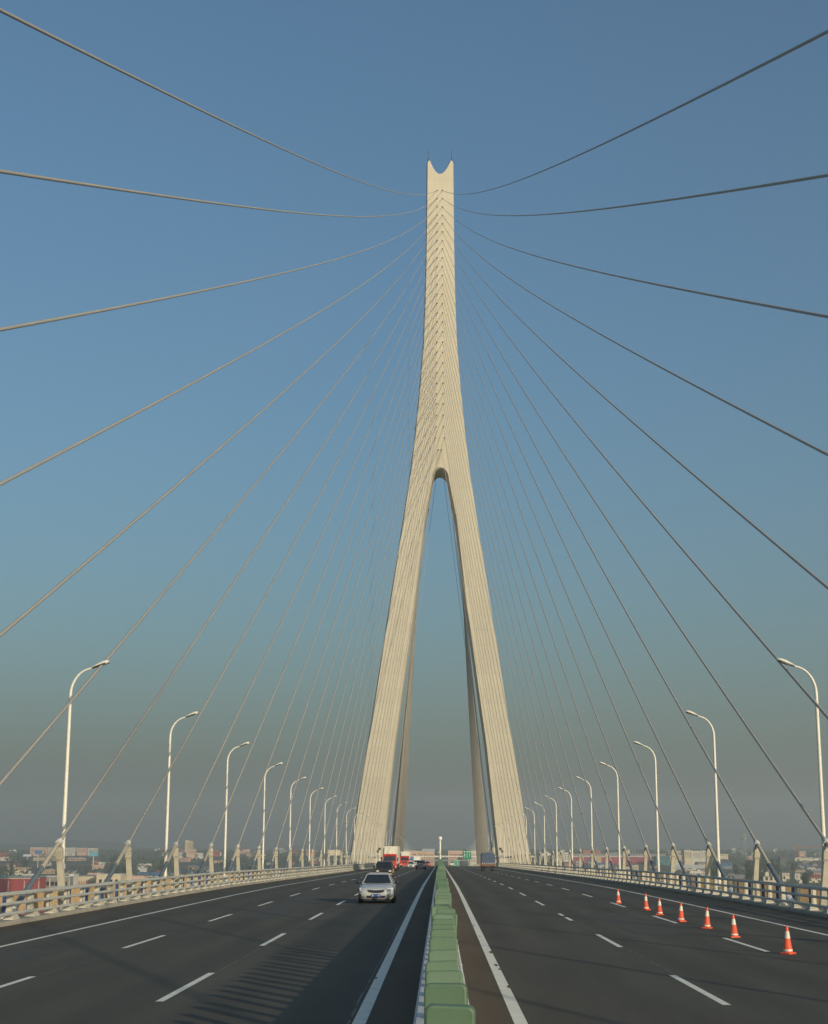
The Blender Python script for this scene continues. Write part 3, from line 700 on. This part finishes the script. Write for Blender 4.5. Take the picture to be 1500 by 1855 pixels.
# ------------------------------------------------------------------ signs and camera masts on the road
def gantry_sign(label, x0, x1, y0, y1, Y, m_='sign_green', cat='road sign', legx=None, seed=0):
    a = at(x0, y1, Y); b = at(x1, y0, Y); w = b.x - a.x; h = b.z - a.z; cx = (a.x + b.x) / 2; zb = zr(Y, 0); cz = (a.z + b.z) / 2
    r = thing('road_sign', label, cat, (cx, Y, zb))
    m = MB(); m.box((0, 0, cz - zb), (w, .15, h)); p = m.build('sign_panel', m_, r, bevel=.04)
    rn = random.Random(seed); m = MB(); c0 = cz - zb
    if m_ == 'sign_green':
        for j, (x, hh) in enumerate(((-.3, .3), (0, .42), (.3, .3))):
            m.box((w * x, -.09, c0 - h * .12), (w * .05, .02, h * hh)); m.prism([(w * (x - .09), c0 - h * .12 + h * hh / 2), (w * (x + .09), c0 - h * .12 + h * hh / 2), (w * x, c0 - h * .02 + h * hh / 2)], -.1, -.08)
        for j in range(3): m.box((-w * .3 + j * w * .3, -.09, c0 + h * .36), (w * .2, .02, h * .1))
    else:
        m.box((0, -.09, c0), (w * .08, .02, h * .5)); m.box((0, -.09, c0 + h * .15), (w * .3, .02, h * .1))
    m.build('sign_mark', 'sign_white', p)
    m = MB()
    for dx in ((-w * .3, w * .3) if legx is None else (legx,)): m.tube([(dx, .25, 0), (dx, .25, c0 + h / 2)], .16, 8)
    m.build('sign_post', 'steel_grey', r)
gantry_sign('upright green direction sign high beside the right road ahead', 839, 853.5, 1541, 1556.5, 640, legx=1.2, seed=1)
gantry_sign('lower green direction sign left of the taller green sign', 815.5, 825, 1560, 1572, 700, seed=2)
gantry_sign('low green direction sign standing between two other green signs', 824, 833, 1557.5, 1571.5, 660, seed=3)
gantry_sign('small blue road sign right of the second red lorry', 743.5, 749.5, 1552, 1558.5, 520, 'sign_blue', legx=0, seed=4)
for s, x, lab in ((-1, 687.5, 'white camera mast beside the inner side of the left tower leg'), (1, 906.5, 'dark-headed camera mast beside the inner side of the right tower leg')):
    Y = 400; X = (x - CX) / F * Y * CP; z = zr(Y, X); r = thing('camera_mast', lab, 'camera mast', (X, Y, z))
    m = MB(); m.tube([(0, 0, -.2), (0, 0, 4.6)], [.16, .12], 8); m.build('pole', 'lamp_white', r)
    m = MB(); m.box((0, -.2, 4.9), (.7, .9, .6)); m.box((.5 * s, 0, 4.2), (.5, .5, .7)); m.build('camera_head', 'lamp_dark', r)
    m = MB(); m.box((.4 * s, -.05, 2.8), (.9, .4, .8)); m.build('control_box', 'steel_grey', r)
for s in (-1, 1):   # maintenance gate bars by the tower leg
    side = 'left' if s < 0 else 'right'
    r = thing('barrier_boom', f'dark spiky boom barrier across the walkway by the {side} tower leg', 'boom barrier', (s * 17.0, 432, zr(432)))
    m = MB(); m.tube([(-s * .8, 0, 2.3), (s * 4.2, 0, 2.6)], .09, 6); m.build('boom', 'lamp_dark', r)
    m = MB()
    for i in range(6): m.box((-s * .6 + s * i * .9, 0, 2.42 + i * .05), (.35, .3, .5), rz=.4)
    m.build('spike', 'lamp_dark', r)
    m = MB(); m.tube([(s * 3.9, 0, -.3), (s * 3.9, 0, 2.6)], .12, 6); m.build('post', 'steel_grey', r)

# ------------------------------------------------------------------ town
def windows(r, base, W, H, D, cols, rows, face='front', ww=None, wh=None, z0=.12, z1=.92, m_='window_dark', xa=.06, xb=.94):
    cw = W * (xb - xa) / cols; rh = H * (z1 - z0) / rows; ww = ww or cw * .5; wh = wh or rh * .5
    me = None
    for i in range(cols):
        for j in range(rows):
            x = -W / 2 + W * xa + cw * (i + .5); z = H * z0 + rh * (j + .5)
            if me is None:
                m = MB(); m.box((0, 0, 0), (ww, .12, wh)); o = m.build('window', m_, r); me = o
            else: o = me.copy(); COL.objects.link(o)
            o.location = (x, -D / 2 - .04, z)
KEEP = []
def building(name, label, x0, x1, ytop, Y, D=14, wall='cream', roof='grey', cols=0, rows=0, pitched=0., group=None, cat='building', par=.5, band=None, **kw):
    KEEP.append((x0, x1, Y)); base = gz(Y) - .3; a = at(x0, ytop, Y); b = at(x1, ytop, Y); W = b.x - a.x; H = a.z - base; cx = (a.x + b.x) / 2
    r = thing(name, label, cat, (cx, Y + D / 2, base), 0, group)
    m = MB()
    if pitched:
        h0 = H - pitched
        m.prism([(-D / 2, 0), (D / 2, 0), (D / 2, h0), (0, H - .15), (-D / 2, h0)], -W / 2, W / 2)
        m.v = [(y, x, z) for x, y, z in m.v]; m.build('wall', 'wall_' + wall, r)
        m = MB(); e = .5; t = .25
        for s in (-1, 1):
            m.add([(-W / 2 - e, s * (D / 2 + e), h0 - .2), (W / 2 + e, s * (D / 2 + e), h0 - .2), (W / 2 + e, 0, H), (-W / 2 - e, 0, H), (-W / 2 - e, s * (D / 2 + e), h0 - .2 + t), (W / 2 + e, s * (D / 2 + e), h0 - .2 + t), (W / 2 + e, 0, H + t), (-W / 2 - e, 0, H + t)],
                  [(0, 1, 2, 3), (4, 5, 6, 7), (0, 1, 5, 4), (0, 3, 7, 4), (1, 2, 6, 5), (2, 3, 7, 6)])
        m.build('roof', 'roof_' + roof, r); Hw = h0
    else:
        m.box((0, 0, (H - par) / 2), (W, D, H - par)); m.build('wall', 'wall_' + wall, r)
        m = MB(); m.box((0, 0, H - par / 2), (W + .6, D + .6, par)); m.build('roof', 'roof_' + roof, r); Hw = H - par
    if band:
        m = MB(); m.box((0, -.03, Hw * .9), (W + .1, D + .1, Hw * .1)); m.build('band', 'roof_' + band, r)
    if cols: windows(r, None, W, Hw, D, cols, rows, **kw)
    return r, W, H, D
# --- left side, near to far
r, W, H, D = building('red_factory', 'dark red factory hall with teal roof edge at the left edge', -60, 72, 1588, 880, 30, 'red', 'teal', 5, 1, z0=.52, z1=.7, xa=.45, xb=.98, wh=1.1, ww=2.2)
m = MB()
for x in (.58, .8, .998): m.box((-W / 2 + W * x - .2, -D / 2 - .06, H * .45), (.5, .14, H * .88))
m.box((0, -D / 2 - .06, H - 1.1), (W, .14, .5)); m.build('white_trim', 'window_trim', r)
m = MB()
for i in range(30): m.box((-W / 2 + W * (.02 + i / 31), -D / 2 - .4, H - .2), (.5, .3, .45))
m.build('eave_vent', 'roof_white', r)
r, W, H, D = building('office_block', 'grey office block with pale columns beside the red factory', 73, 126, 1587, 895, 20, 'grey', 'white', 6, 3, ww=2.0, wh=2.3, z0=.3)
m = MB()
for i in range(4): m.box((-W / 2 + W * i / 3, -D / 2 - .2, H * .48), (.55, .4, H * .94))
m.build('column', 'wall_cream', r)
building('row_house', 'cream two-storey house right of the grey office block', 126, 134, 1583, 905, 12, 'white', 'white', 1, 2, z0=.5)
building('row_house', 'long low beige house with orange window frames left of the second cable post', 135, 175, 1586, 930, 12, 'cream', 'grey', 8, 1, z0=.62, z1=.95, m_='wall_brick')
building('row_house', 'flat-roofed cream house directly left of the second cable post', 175, 219, 1583, 915, 14, 'cream', 'white', 4, 2, z0=.55)
building('row_house', 'pinkish long low house right of the second cable post', 221, 262, 1585.5, 960, 12, 'pink', 'grey', 7, 1, z0=.6, z1=.95)
building('shed', 'long shed with bright blue roof left of the second left lamp', 250, 300, 1580, 1620, 22, 'pale', 'blue', pitched=4, cat='shed')
building('shed', 'long shed with blue roof right of the second left lamp', 308, 345, 1577, 1680, 22, 'tan', 'blue', pitched=3, cat='shed')
building('shed', 'cream hut behind the red factory roof', 40, 61, 1583, 960, 12, 'pale', 'white', cat='shed')
building('warehouse', 'ochre warehouse among trees above the red factory', 28, 51, 1571, 1850, 16, 'ochre', 'grey', 6, 1, z0=.4, cat='warehouse')
building('warehouse', 'white warehouse below the teal billboard', 169, 194, 1562, 2130, 20, 'pale', 'white', cat='warehouse')
building('warehouse', 'long salmon warehouse left of the teal billboard', 121, 151, 1554, 2470, 20, 'pink', 'white', 5, 1, cat='warehouse')
building('warehouse', 'pale long warehouse at the far left beneath the blue billboard', 60, 106, 1553, 2470, 20, 'tan', 'grey', cat='warehouse')
building('warehouse', 'small white hall at the left edge of the town', 0, 16, 1553, 2470, 18, 'pale', 'white', cat='warehouse')
building('domed_hall', 'small white hall with rounded front between the second and third cable posts', 248, 272, 1564, 2060, 18, 'white', 'grey', 3, 1, cat='hall')
for i, (a, b, c, w) in enumerate(((55, 84, 1535, 'pink'), (84, 107, 1535.5, 'pale'), (108, 136, 1535.5, 'pale'), (137, 156, 1536, 'pink'), (157, 175, 1536.5, 'pale'))):
    building('apartment_block', ['salmon apartment block at the left end of the long skyline row', 'pale apartment block second in the long skyline row', 'pale apartment block behind the nearest left cable post', 'salmon apartment block right of the nearest left lamp', 'pale apartment block at the right end of the skyline row'][i],
             a, b, c, 2900 + 40 * i, 16, w, 'white', 7, 5, group='apartment row on the left skyline', z0=.45)
r, W, H, D = building('beige_tower', 'tall slim beige tower block right of the second left lamp', 335.5, 341.5, 1522, 2700, 14, 'cream', 'white', 2, 10, z0=.4)
building('beige_tower', 'slightly lower beige tower touching the taller slim one', 342.5, 348.5, 1524, 2715, 14, 'tan', 'white', 2, 9, z0=.4)
building('hotel_block', 'pink and white block at the foot of the beige towers', 340, 353, 1538.5, 2600, 16, 'pink', 'white', 4, 3, z0=.6)
building('hotel_block', 'low pale building left of the beige towers', 321, 335, 1544, 2620, 16, 'pale', 'white', 5, 2, z0=.5)
building('hotel_block', 'low white building right of the pink and white block', 353, 366, 1545, 2640, 16, 'white', 'white', 5, 2, z0=.5)
for i, (a, b, c) in enumerate(((433, 442, 1522), (444, 452, 1523), (478, 487, 1524), (495, 504, 1522), (506, 515, 1523), (318, 328, 1527), (329, 334, 1528))):
    building('tower_block', 'hazy grey tower block on the left skyline', a, b, c, 4700 + 60 * i, 20, 'darkgrey', 'dark', 3, 8, group='hazy tower blocks on the left skyline', z0=.3)
building('red_hall', 'bright red hall right of the fourth left cable post', 382, 396, 1541, 2850, 14, 'red', 'white', 4, 1, z0=.6, cat='hall')
building('hall', 'small red and pale hall near the left tower leg', 554, 571, 1539.5, 2850, 14, 'brick', 'white', 3, 1, z0=.6, cat='hall')
def billboard(label, x0, x1, y0, y1, Y, m_, px=None):
    a = at(x0, y1, Y); b = at(x1, y0, Y); cx = (a.x + b.x) / 2; r = thing('billboard', label, 'billboard', (cx, Y, gz(Y))); c = (a.z + b.z) / 2 - gz(Y)
    m = MB(); m.box((0, 0, c), (b.x - a.x, .8, b.z - a.z)); m.build('board', m_, r)
    m = MB(); m.tube([(0, .5, 0), (0, .5, c)], .55, 8); m.build('mast', 'beam_white', r)
    m = MB(); m.box((0, -.2, c - (b.z - a.z) / 2 - .2), (b.x - a.x + .4, 1.4, .3)); m.build('walkway', 'steel_grey', r)
mat('board_blue', (.05, .16, .36), .5); mat('board_teal', (.12, .36, .46), .5); mat('board_pale', (.5, .55, .6), .5)
billboard('dark blue billboard on a white mast at far left', 63.5, 75.5, 1540.5, 1547.5, 2000, 'board_blue')
billboard('light teal billboard on a white mast above the white warehouse', 161, 177.5, 1544, 1550.5, 1650, 'board_teal')
billboard('pale blue low billboard left of the dark blue one', 42, 57, 1547.5, 1551.5, 2050, 'board_pale')
billboard('wide pale tan billboard beside the left tower leg', 593.5, 617, 1539.5, 1549.5, 1200, 'wall_cream')
# --- between the legs
building('pink_apartments', 'long pink apartment row between the tower legs left of the median', 700, 758, 1541, 1560, 16, 'pink', 'white', 14, 5, z0=.45)
building('pink_apartments', 'taller pink gabled block beside the camera pole', 766, 787, 1538, 1600, 16, 'pink', 'white', 6, 5, z0=.45, pitched=3)
building('pink_apartments', 'pale block between the pink rows and the camera pole', 757, 767, 1541.5, 1580, 16, 'tan', 'white', 3, 2, z0=.6)
building('pink_apartments', 'pink block right of the camera pole', 812, 838, 1541, 1520, 16, 'pink', 'white', 7, 5, z0=.45)
building('pink_apartments', 'small cream block behind the tall green sign', 852, 866, 1541, 1500, 16, 'cream', 'white', 3, 3, z0=.6)
building('pink_apartments', 'cream block right of the blue tarpaulin lorry', 892, 906, 1536, 1500, 16, 'cream', 'white', 4, 4, z0=.6)
r = thing('overpass', 'white overpass beam crossing the road far behind the tower', 'overpass', (0, 1450, gz(1450)))
zt = at(797, 1551, 1450).z - gz(1450)
m = MB(); m.box((0, 0, zt - .5), (190, 9, 1.0)); m.build('beam', 'beam_white', r)
m = MB(); m.box((0, -4.4, zt + .25), (190, .25, .5)); m.build('parapet', 'beam_white', r)
for x in (-90, -60, -38, 38, 60, 90):
    m = MB(); m.tube([(x, 0, 0), (x, 0, zt - 1.6)], 1.0, 8); m.build('pier', 'beam_white', r)
r = thing('footbridge', 'second lower pale bridge under the white overpass', 'overpass', (0, 1250, gz(1250))); zt = at(797, 1557.5, 1250).z - gz(1250)
m = MB(); m.box((0, 0, zt - .5), (120, 4, 1.)); m.build('beam', 'wall_grey', r)
for x in (-58, -32, 32, 58):
    m = MB(); m.tube([(x, 0, 0), (x, 0, zt - 1.)], .7, 8); m.build('pier', 'wall_grey', r)
# --- right side
building('cream_block', 'cream block right of the right tower leg', 1008, 1021, 1543, 2150, 16, 'cream', 'white', 3, 3, z0=.55)
r, W, H, D = building('white_block', 'white block with small dark windows beside the sixth right lamp', 1021.5, 1032, 1544, 2150, 16, 'white', 'white', 2, 4, z0=.4)
building('brick_hut', 'orange brick hut at the foot of the white block', 1020, 1036, 1563, 2040, 12, 'brick', 'grey', 3, 1, z0=.7, cat='hut')
building('crimson_factory', 'very long crimson factory wall with pale roof strip on the right', 1037, 1186, 1551, 2200, 40, 'crimson', 'white', par=1.2, cat='factory')
building('grey_factory', 'pale grey long factory roof behind the crimson wall', 1030, 1205, 1546.5, 2300, 40, 'grey', 'grey', par=1.0, cat='factory')
building('red_block', 'red block rising behind the crimson factory', 1056, 1088, 1540, 2500, 20, 'brick', 'red', 6, 2, z0=.75)
building('cream_block', 'square cream annex in front of the crimson factory', 1078, 1089, 1549, 2190, 12, 'tan', 'grey')
building('cream_block', 'cream stair tower behind the crimson factory', 1135, 1141, 1539.5, 2300, 10, 'cream', 'white')
building('teal_block', 'teal glass block right of the crimson factory', 1188, 1214, 1550.5, 2150, 20, 'teal', 'grey', 6, 2, z0=.6)
building('civic_block', 'cream civic block with many small windows, left wing', 1214, 1240, 1549, 2150, 18, 'cream', 'white', 7, 3, z0=.55, group='cream civic building wings')
building('civic_block', 'taller cream middle wing of the civic building', 1239.5, 1253, 1540, 2145, 20, 'cream', 'white', 4, 5, z0=.5, group='cream civic building wings')
building('civic_block', 'cream right wing of the civic building with dark windows', 1253.5, 1270, 1541.5, 2150, 18, 'pale', 'white', 5, 5, z0=.5, group='cream civic building wings')
building('civic_block', 'pale end wing of the civic building beside the second right lamp', 1270.5, 1286, 1541, 2155, 18, 'pale', 'white', 4, 5, z0=.5, group='cream civic building wings')
building('shed', 'long cream shed in front of the civic building', 1221, 1276, 1567, 1900, 16, 'cream', 'white', pitched=4, cat='shed')
building('pale_block', 'pale block right of the second right lamp', 1302, 1319, 1547, 2600, 18, 'cream', 'white', 4, 2, z0=.65)
building('shed', 'blue-roofed shed right of the second right lamp', 1308, 1326, 1563, 1950, 16, 'bluegrey', 'blue', pitched=4, cat='shed')
building('house', 'orange brick house left of the largest right cable post', 1331, 1350, 1585, 1450, 11, 'brick', 'grey', 3, 1, z0=.7, pitched=3, cat='house')
building('house', 'low pink house beneath the dark trees', 1311, 1332, 1583, 1500, 11, 'pink', 'grey', 4, 1, z0=.7, pitched=2.5, cat='house')
r, W, H, D = building('house', 'white house with arched windows and small gable', 1383, 1411, 1587.5, 1370, 12, 'cream', 'grey', 3, 1, z0=.68, z1=.98, ww=2.3, wh=3.6, cat='house')
m = MB(); m.box((-W * .25, -D / 2 + 1.6, H + 1.4), (3.4, 2.4, 3.0)); m.prism([(-W * .25 - 2.1, H + 2.9), (-W * .25 + 2.1, H + 2.9), (-W * .25, H + 4.5)], -D / 2 + .2, -D / 2 + 3.0); m.build('gable', 'wall_cream', r)
building('house', 'grey side hall left of the white arched house', 1376, 1383, 1588, 1375, 12, 'bluegrey', 'grey', cat='house')
building('house', 'cream house with lit gable behind the white arched house', 1417, 1430, 1581.5, 1480, 11, 'cream', 'white', 2, 2, z0=.7, cat='house')
building('house', 'small cream house with balcony among dark trees on the right', 1440, 1454, 1581.5, 1430, 10, 'pale', 'grey', 2, 3, z0=.5, cat='house')
building('house', 'long cream house near the right edge', 1461, 1489, 1585.5, 1450, 11, 'cream', 'red', 6, 1, z0=.75, pitched=2.5, cat='house')
building('house', 'cream house half hidden behind the right edge lamp', 1474, 1500, 1577, 1550, 11, 'tan', 'grey', 5, 1, z0=.75, pitched=2.5, cat='house')
building('white_block', 'long white low hall under the crane', 1440, 1472, 1553.5, 2450, 16, 'cream', 'white', 7, 1, z0=.7)
building('white_block', 'white low hall near the right edge under the blue roof', 1474, 1487, 1554, 2500, 16, 'white', 'white', 4, 1, z0=.7)
building('dark_block', 'dark square block left of the red crane', 1413, 1426, 1552, 2100, 16, 'darkgrey', 'dark', 3, 2, z0=.6)
building('pink_apartments', 'pink block behind the red crane', 1448, 1460, 1542, 2850, 16, 'pink', 'white', 4, 3, z0=.6)
# lattice mast and cranes
def lattice(mb, x, y, z0, z1, w0, w1, n):
    for i in range(n):
        ta, tb_ = i / n, (i + 1) / n; wa, wb = w0 + (w1 - w0) * ta, w0 + (w1 - w0) * tb_; za, zb = z0 + (z1 - z0) * ta, z0 + (z1 - z0) * tb_
        ca = [(x + sx * wa, y + sy * wa, za) for sx, sy in ((-1, -1), (1, -1), (1, 1), (-1, 1))]; cb = [(x + sx * wb, y + sy * wb, zb) for sx, sy in ((-1, -1), (1, -1), (1, 1), (-1, 1))]
        for j in range(4):
            mb.tube([ca[j], cb[j]], .22, 4, caps=False); mb.tube([ca[j], cb[(j + 1) % 4]], .14, 4, caps=False); mb.tube([cb[j], cb[(j + 1) % 4]], .12, 4, caps=False)
t = at(1347, 1512, 2300); r = thing('lattice_mast', 'tall dark lattice radio mast on the right skyline', 'radio mast', (t.x, 2300, gz(2300)))
m = MB(); lattice(m, 0, 0, 0, t.z - gz(2300), 4.4, 1.2, 18); m.build('mast', 'steel_grey', r)
for dz in (1.0, 5.5):
    m = MB(); m.lathe([(3.2, 0), (3.2, .5), (2.9, .5), (2.9, 0)], (0, 0, t.z - gz(2300) - dz - 1.5), 12)
    for i in range(8): a = i * .785; m.box((3.2 * math.cos(a), 3.2 * math.sin(a), t.z - gz(2300) - dz), (.8, .8, 3.2))
    m.build('antenna_ring', 'steel_grey', r)
def crane(label, x, ytop, Y, xa, xb, m_):
    t = at(x, ytop, Y); r = thing('tower_crane', label, 'tower crane', (t.x, Y, gz(Y))); H = t.z - gz(Y)
    m = MB(); lattice(m, 0, 0, 0, H - 6, 1., 1., 16); m.tube([(0, 0, H - 6), (0, 0, H)], .4, 4); m.build('mast', m_, r)
    a = at(xa, ytop, Y).x - t.x; b = at(xb, ytop, Y).x - t.x
    m = MB(); m.tube([(a, 0, H - 6), (b, 0, H - 6)], .35, 4); m.tube([(a * .9, 0, H - 5), (b, 0, H - 4.6)], .25, 4); m.tube([(a, 0, H - 6), (0, 0, H), (b * .8, 0, H - 5)], .12, 4); m.box((a, 0, H - 7.2), (3, 2, 2.4)); m.build('jib', m_, r)
crane('red tower crane on the right skyline', 1446, 1529, 2600, 1437, 1496, 'wall_brick')
crane('small dark tower crane near the right edge lamp', 1484, 1540, 2500, 1476, 1490, 'steel_grey')
# --- random small town fabric
rt = random.Random(21)
kinds = [('cream', 'grey'), ('pale', 'white'), ('tan', 'grey'), ('pink', 'grey'), ('white', 'white'), ('brick', 'red'), ('pale', 'blue'), ('grey', 'dark')]
desc = {'cream': 'cream', 'pale': 'pale', 'tan': 'tan', 'pink': 'pinkish', 'white': 'white', 'brick': 'brick', 'grey': 'grey'}
protos = {}
for k in range(230):
    side = -1 if k % 2 else 1
    Y = rt.choice([rt.uniform(1350, 1800), rt.uniform(1500, 2600), rt.uniform(2400, 4200)])
    px = rt.uniform(-120, 640) if side < 0 else rt.uniform(970, 1620)
    wall, roof = rt.choice(kinds); W = rt.uniform(7, 17); D = rt.uniform(7, 11); H = rt.choice([3.6, 4.2, 5, 6.2, 7]) * (1 if Y < 2400 else 1.5)
    X = (px - CX) / F * Y * CP; key = (wall, roof, k % 3)
    if key not in protos:
        r = thing('town_house', 'x', 'house'); m = MB()
        if k % 3:
            m.prism([(-5, 0), (5, 0), (5, 4.4), (0, 6.2), (-5, 4.4)], -8, 8); m.v = [(y, x, z) for x, y, z in m.v]; m.build('wall', 'wall_' + wall, r)
            m = MB()
            for s in (-1, 1): m.add([(-8.4, s * 5.5, 4.25), (8.4, s * 5.5, 4.25), (8.4, 0, 6.25), (-8.4, 0, 6.25), (-8.4, s * 5.5, 4.55), (8.4, s * 5.5, 4.55), (8.4, 0, 6.55), (-8.4, 0, 6.55)], [(0, 1, 2, 3), (4, 5, 6, 7), (0, 1, 5, 4), (0, 3, 7, 4), (1, 2, 6, 5)])
            m.build('roof', 'roof_' + roof, r)
        else:
            m.box((0, 0, 3), (16, 10, 6)); m.build('wall', 'wall_' + wall, r); m = MB(); m.box((0, 0, 6.15), (16.5, 10.5, .3)); m.box((4, 1, 6.9), (4, 4, 1.2)); m.build('roof', 'roof_' + roof, r)
        wo = None
        for i in range(5):
            for z in (1.4, 3.4):
                if wo is None: m = MB(); m.box((0, 0, 0), (1.5, .1, 1.1)); wo = o = m.build('window', 'window_dark', r)
                else: o = wo.copy(); COL.objects.link(o)
                o.location = (-6.2 + 3.1 * i, -5.04, z)
        protos[key] = r
    else: r = copy_tree(protos[key])
    r.location = (X, Y, gz(Y)); r.scale = (W / 16, D / 10, H / 6); r.rotation_euler = (0, 0, rt.uniform(-.35, .35))
    where = 'left' if side < 0 else 'right'
    tag(r, f'small {desc[wall]} house with {roof} roof in the town beyond the {where} railing', 'house', f'small {desc[wall]} {roof}-roofed houses, {where}')
# --- trees
def hides(px, Y): return any(x0 - 3 < px < x1 + 3 and b * .55 < Y < b + 12 for x0, x1, b in KEEP)
def tree_proto(kind, leafm, h, seed):
    rn = random.Random(seed); r = thing('tree', 'x', 'tree')
    m = MB(); m.tube([(0, 0, -.2), (.1, 0, h * .3), (0, .1, h * .62)], [h * .028, h * .02, h * .008], 7)
    for i in range(5):
        a = rn.uniform(0, 6.28); z = h * rn.uniform(.28, .5); m.tube([(0, 0, z), (math.cos(a) * h * .16, math.sin(a) * h * .16, z + h * .16)], [h * .011, h * .004], 5)
    m.build('trunk', 'bark', r)
    m = MB(); lobes = []
    if kind == 'round':
        for i in range(11): a = rn.uniform(0, 6.28); d = rn.uniform(0, .27) * h; lobes.append((math.cos(a) * d, math.sin(a) * d, h * rn.uniform(.42, .88), h * rn.uniform(.1, .18)))
    else:
        for i in range(11): z = .22 + .07 * i; lobes.append((rn.uniform(-.05, .05) * h, rn.uniform(-.05, .05) * h, h * z, h * (.11 if .3 < z < .75 else .07)))
    for x, y, z, rad in lobes:
        for k in range(46):
            d = Vector((rn.gauss(0, 1), rn.gauss(0, 1), rn.gauss(0, 1))).normalized(); p = Vector((x, y, z)) + d * rad * rn.uniform(.55, 1.15)
            u = Vector((rn.gauss(0, 1), rn.gauss(0, 1), rn.gauss(0, .6))).normalized(); w = u.cross(d); w = w.normalized() if w.length > .01 else Vector((1, 0, 0)); s = h * rn.uniform(.022, .045)
            m.add([p - u * s, p + w * s * .8, p + u * s, p - w * s * .8], [(0, 1, 2, 3)])
    m.build('crown', leafm, r)
    return r
TP = [tree_proto('round', 'leaf_a', 10, 1), tree_proto('round', 'leaf_b', 8, 2), tree_proto('tall', 'leaf_c', 13, 3), tree_proto('round', 'leaf_c', 12, 4)]
TL = ['spreading dark green tree', 'low olive green tree', 'narrow upright dark tree', 'large rounded dark tree']
tu = [False] * 4
for k in range(296):
    side = -1 if k % 2 else 1
    Y = 1050 + 1000 * rt.random() ** 1.3; px = rt.uniform(-60, 650) if side < 0 else rt.uniform(965, 1560)
    i = rt.randrange(4)
    if k < 16: px = rt.uniform(1322, 1362); Y = rt.uniform(1150, 1300); i = 3; side = 1   # dark clump left of the largest right post
    elif k < 34: px = rt.uniform(1370, 1500); Y = rt.uniform(1500, 1900); side = 1
    elif k < 50: px = rt.uniform(1425, 1500); Y = rt.uniform(1250, 1330); side = 1
    for _ in range(40):
        if not hides(px, Y): break
        px += rt.uniform(-60, 60); Y += rt.uniform(-30, 60)
    r = copy_tree(TP[i]) if tu[i] else TP[i]; tu[i] = True
    r.location = ((px - CX) / F * Y * CP, Y, gz(Y)); s = rt.uniform(.8, 1.35) * (1.25 if k < 16 else 1); r.scale = (s, s, s * rt.uniform(.9, 1.15)); r.rotation_euler = (0, 0, rt.uniform(0, 6.28))
    where = 'left' if side < 0 else 'right'
    tag(r, f'{TL[i]} among the houses beyond the {where} railing', 'tree', f'{TL[i]}s beyond the {where} railing')
m = MB(); rw = random.Random(9)
for k in range(15000):
    Y = 1000 + 4900 * rw.random() ** 1.35; px = rw.uniform(-250, 1750); X = (px - CX) / F * Y * CP
    if abs(X) < 45 and Y < 2300: continue
    if hides(px, Y) and rw.random() < .88: continue
    # trees stand in belts
    if math.sin(Y * .009 + X * .002) + .6 * math.sin(X * .011 - Y * .003) < -.45: continue
    h = rw.uniform(5, 11)
    for q in range(8):
        d = Vector((rw.gauss(0, .32) * h, rw.gauss(0, .3) * h, h * rw.uniform(.12, .95))); s = h * rw.uniform(.1, .22)
        a = rw.uniform(0, 3.14); u = Vector((math.cos(a), .3 * math.sin(a), math.sin(a))) * s; w = Vector((-math.sin(a), .4, math.cos(a))) * s * .8; p = Vector((X, Y, gz(Y))) + d
        m.add([p - u, p + w, p + u, p - w], [(0, 1, 2, 3)])
stuff(m.build('woodland', 'wood_far'))

# ------------------------------------------------------------------ light, sky, camera
AZ, EL = R(32.5), R(13.8)       # the sun stands behind the viewer, to the right
w = bpy.data.worlds.new('World'); scene.world = w; w.use_nodes = True
N = w.node_tree.nodes; sky = N.new('ShaderNodeTexSky'); sky.sky_type = 'NISHITA'; sky.sun_disc = False
sky.sun_elevation = EL; sky.sun_rotation = math.pi - AZ; sky.air_density = 1.3; sky.dust_density = 4.6; sky.ozone_density = 5.0; sky.altitude = 50
wb = N.new('ShaderNodeMix'); wb.data_type = 'RGBA'; wb.blend_type = 'MULTIPLY'; wb.inputs['Factor'].default_value = 1; wb.inputs['B'].default_value = (1.0, 1.04, .95, 1)
w.node_tree.links.new(sky.outputs[0], wb.inputs['A']); w.node_tree.links.new(wb.outputs['Result'], N['Background'].inputs['Color']); N['Background'].inputs['Strength'].default_value = .136
sd = bpy.data.lights.new('sun', 'SUN'); sd.energy = 3.75; sd.angle = R(.5); sd.color = (1., .85, .62); so = bpy.data.objects.new('sun', sd); COL.objects.link(so)
so.rotation_euler = Vector((math.sin(AZ) * math.cos(EL), -math.cos(AZ) * math.cos(EL), math.sin(EL))).to_track_quat('Z', 'Y').to_euler()
so.location = (30, -60, 60)
cd = bpy.data.cameras.new('camera'); co = bpy.data.objects.new('camera', cd); COL.objects.link(co); scene.camera = co
co.location = (0, 0, EYE); co.rotation_euler = (R(90) + PITCH, 0, 0)
cd.sensor_fit = 'HORIZONTAL'; cd.sensor_width = 36; cd.lens = F / 1500 * 36; cd.shift_x = -(CX - 750) / 1500; cd.shift_y = (CY - 927.5) / 1500
cd.clip_start = .1; cd.clip_end = 30000
scene.view_settings.view_transform = 'Standard'; scene.view_settings.look = 'None'; scene.view_settings.exposure = .03; scene.view_settings.gamma = 1
scene.cycles.use_denoising = True
scene.cycles.volume_bounces = 0
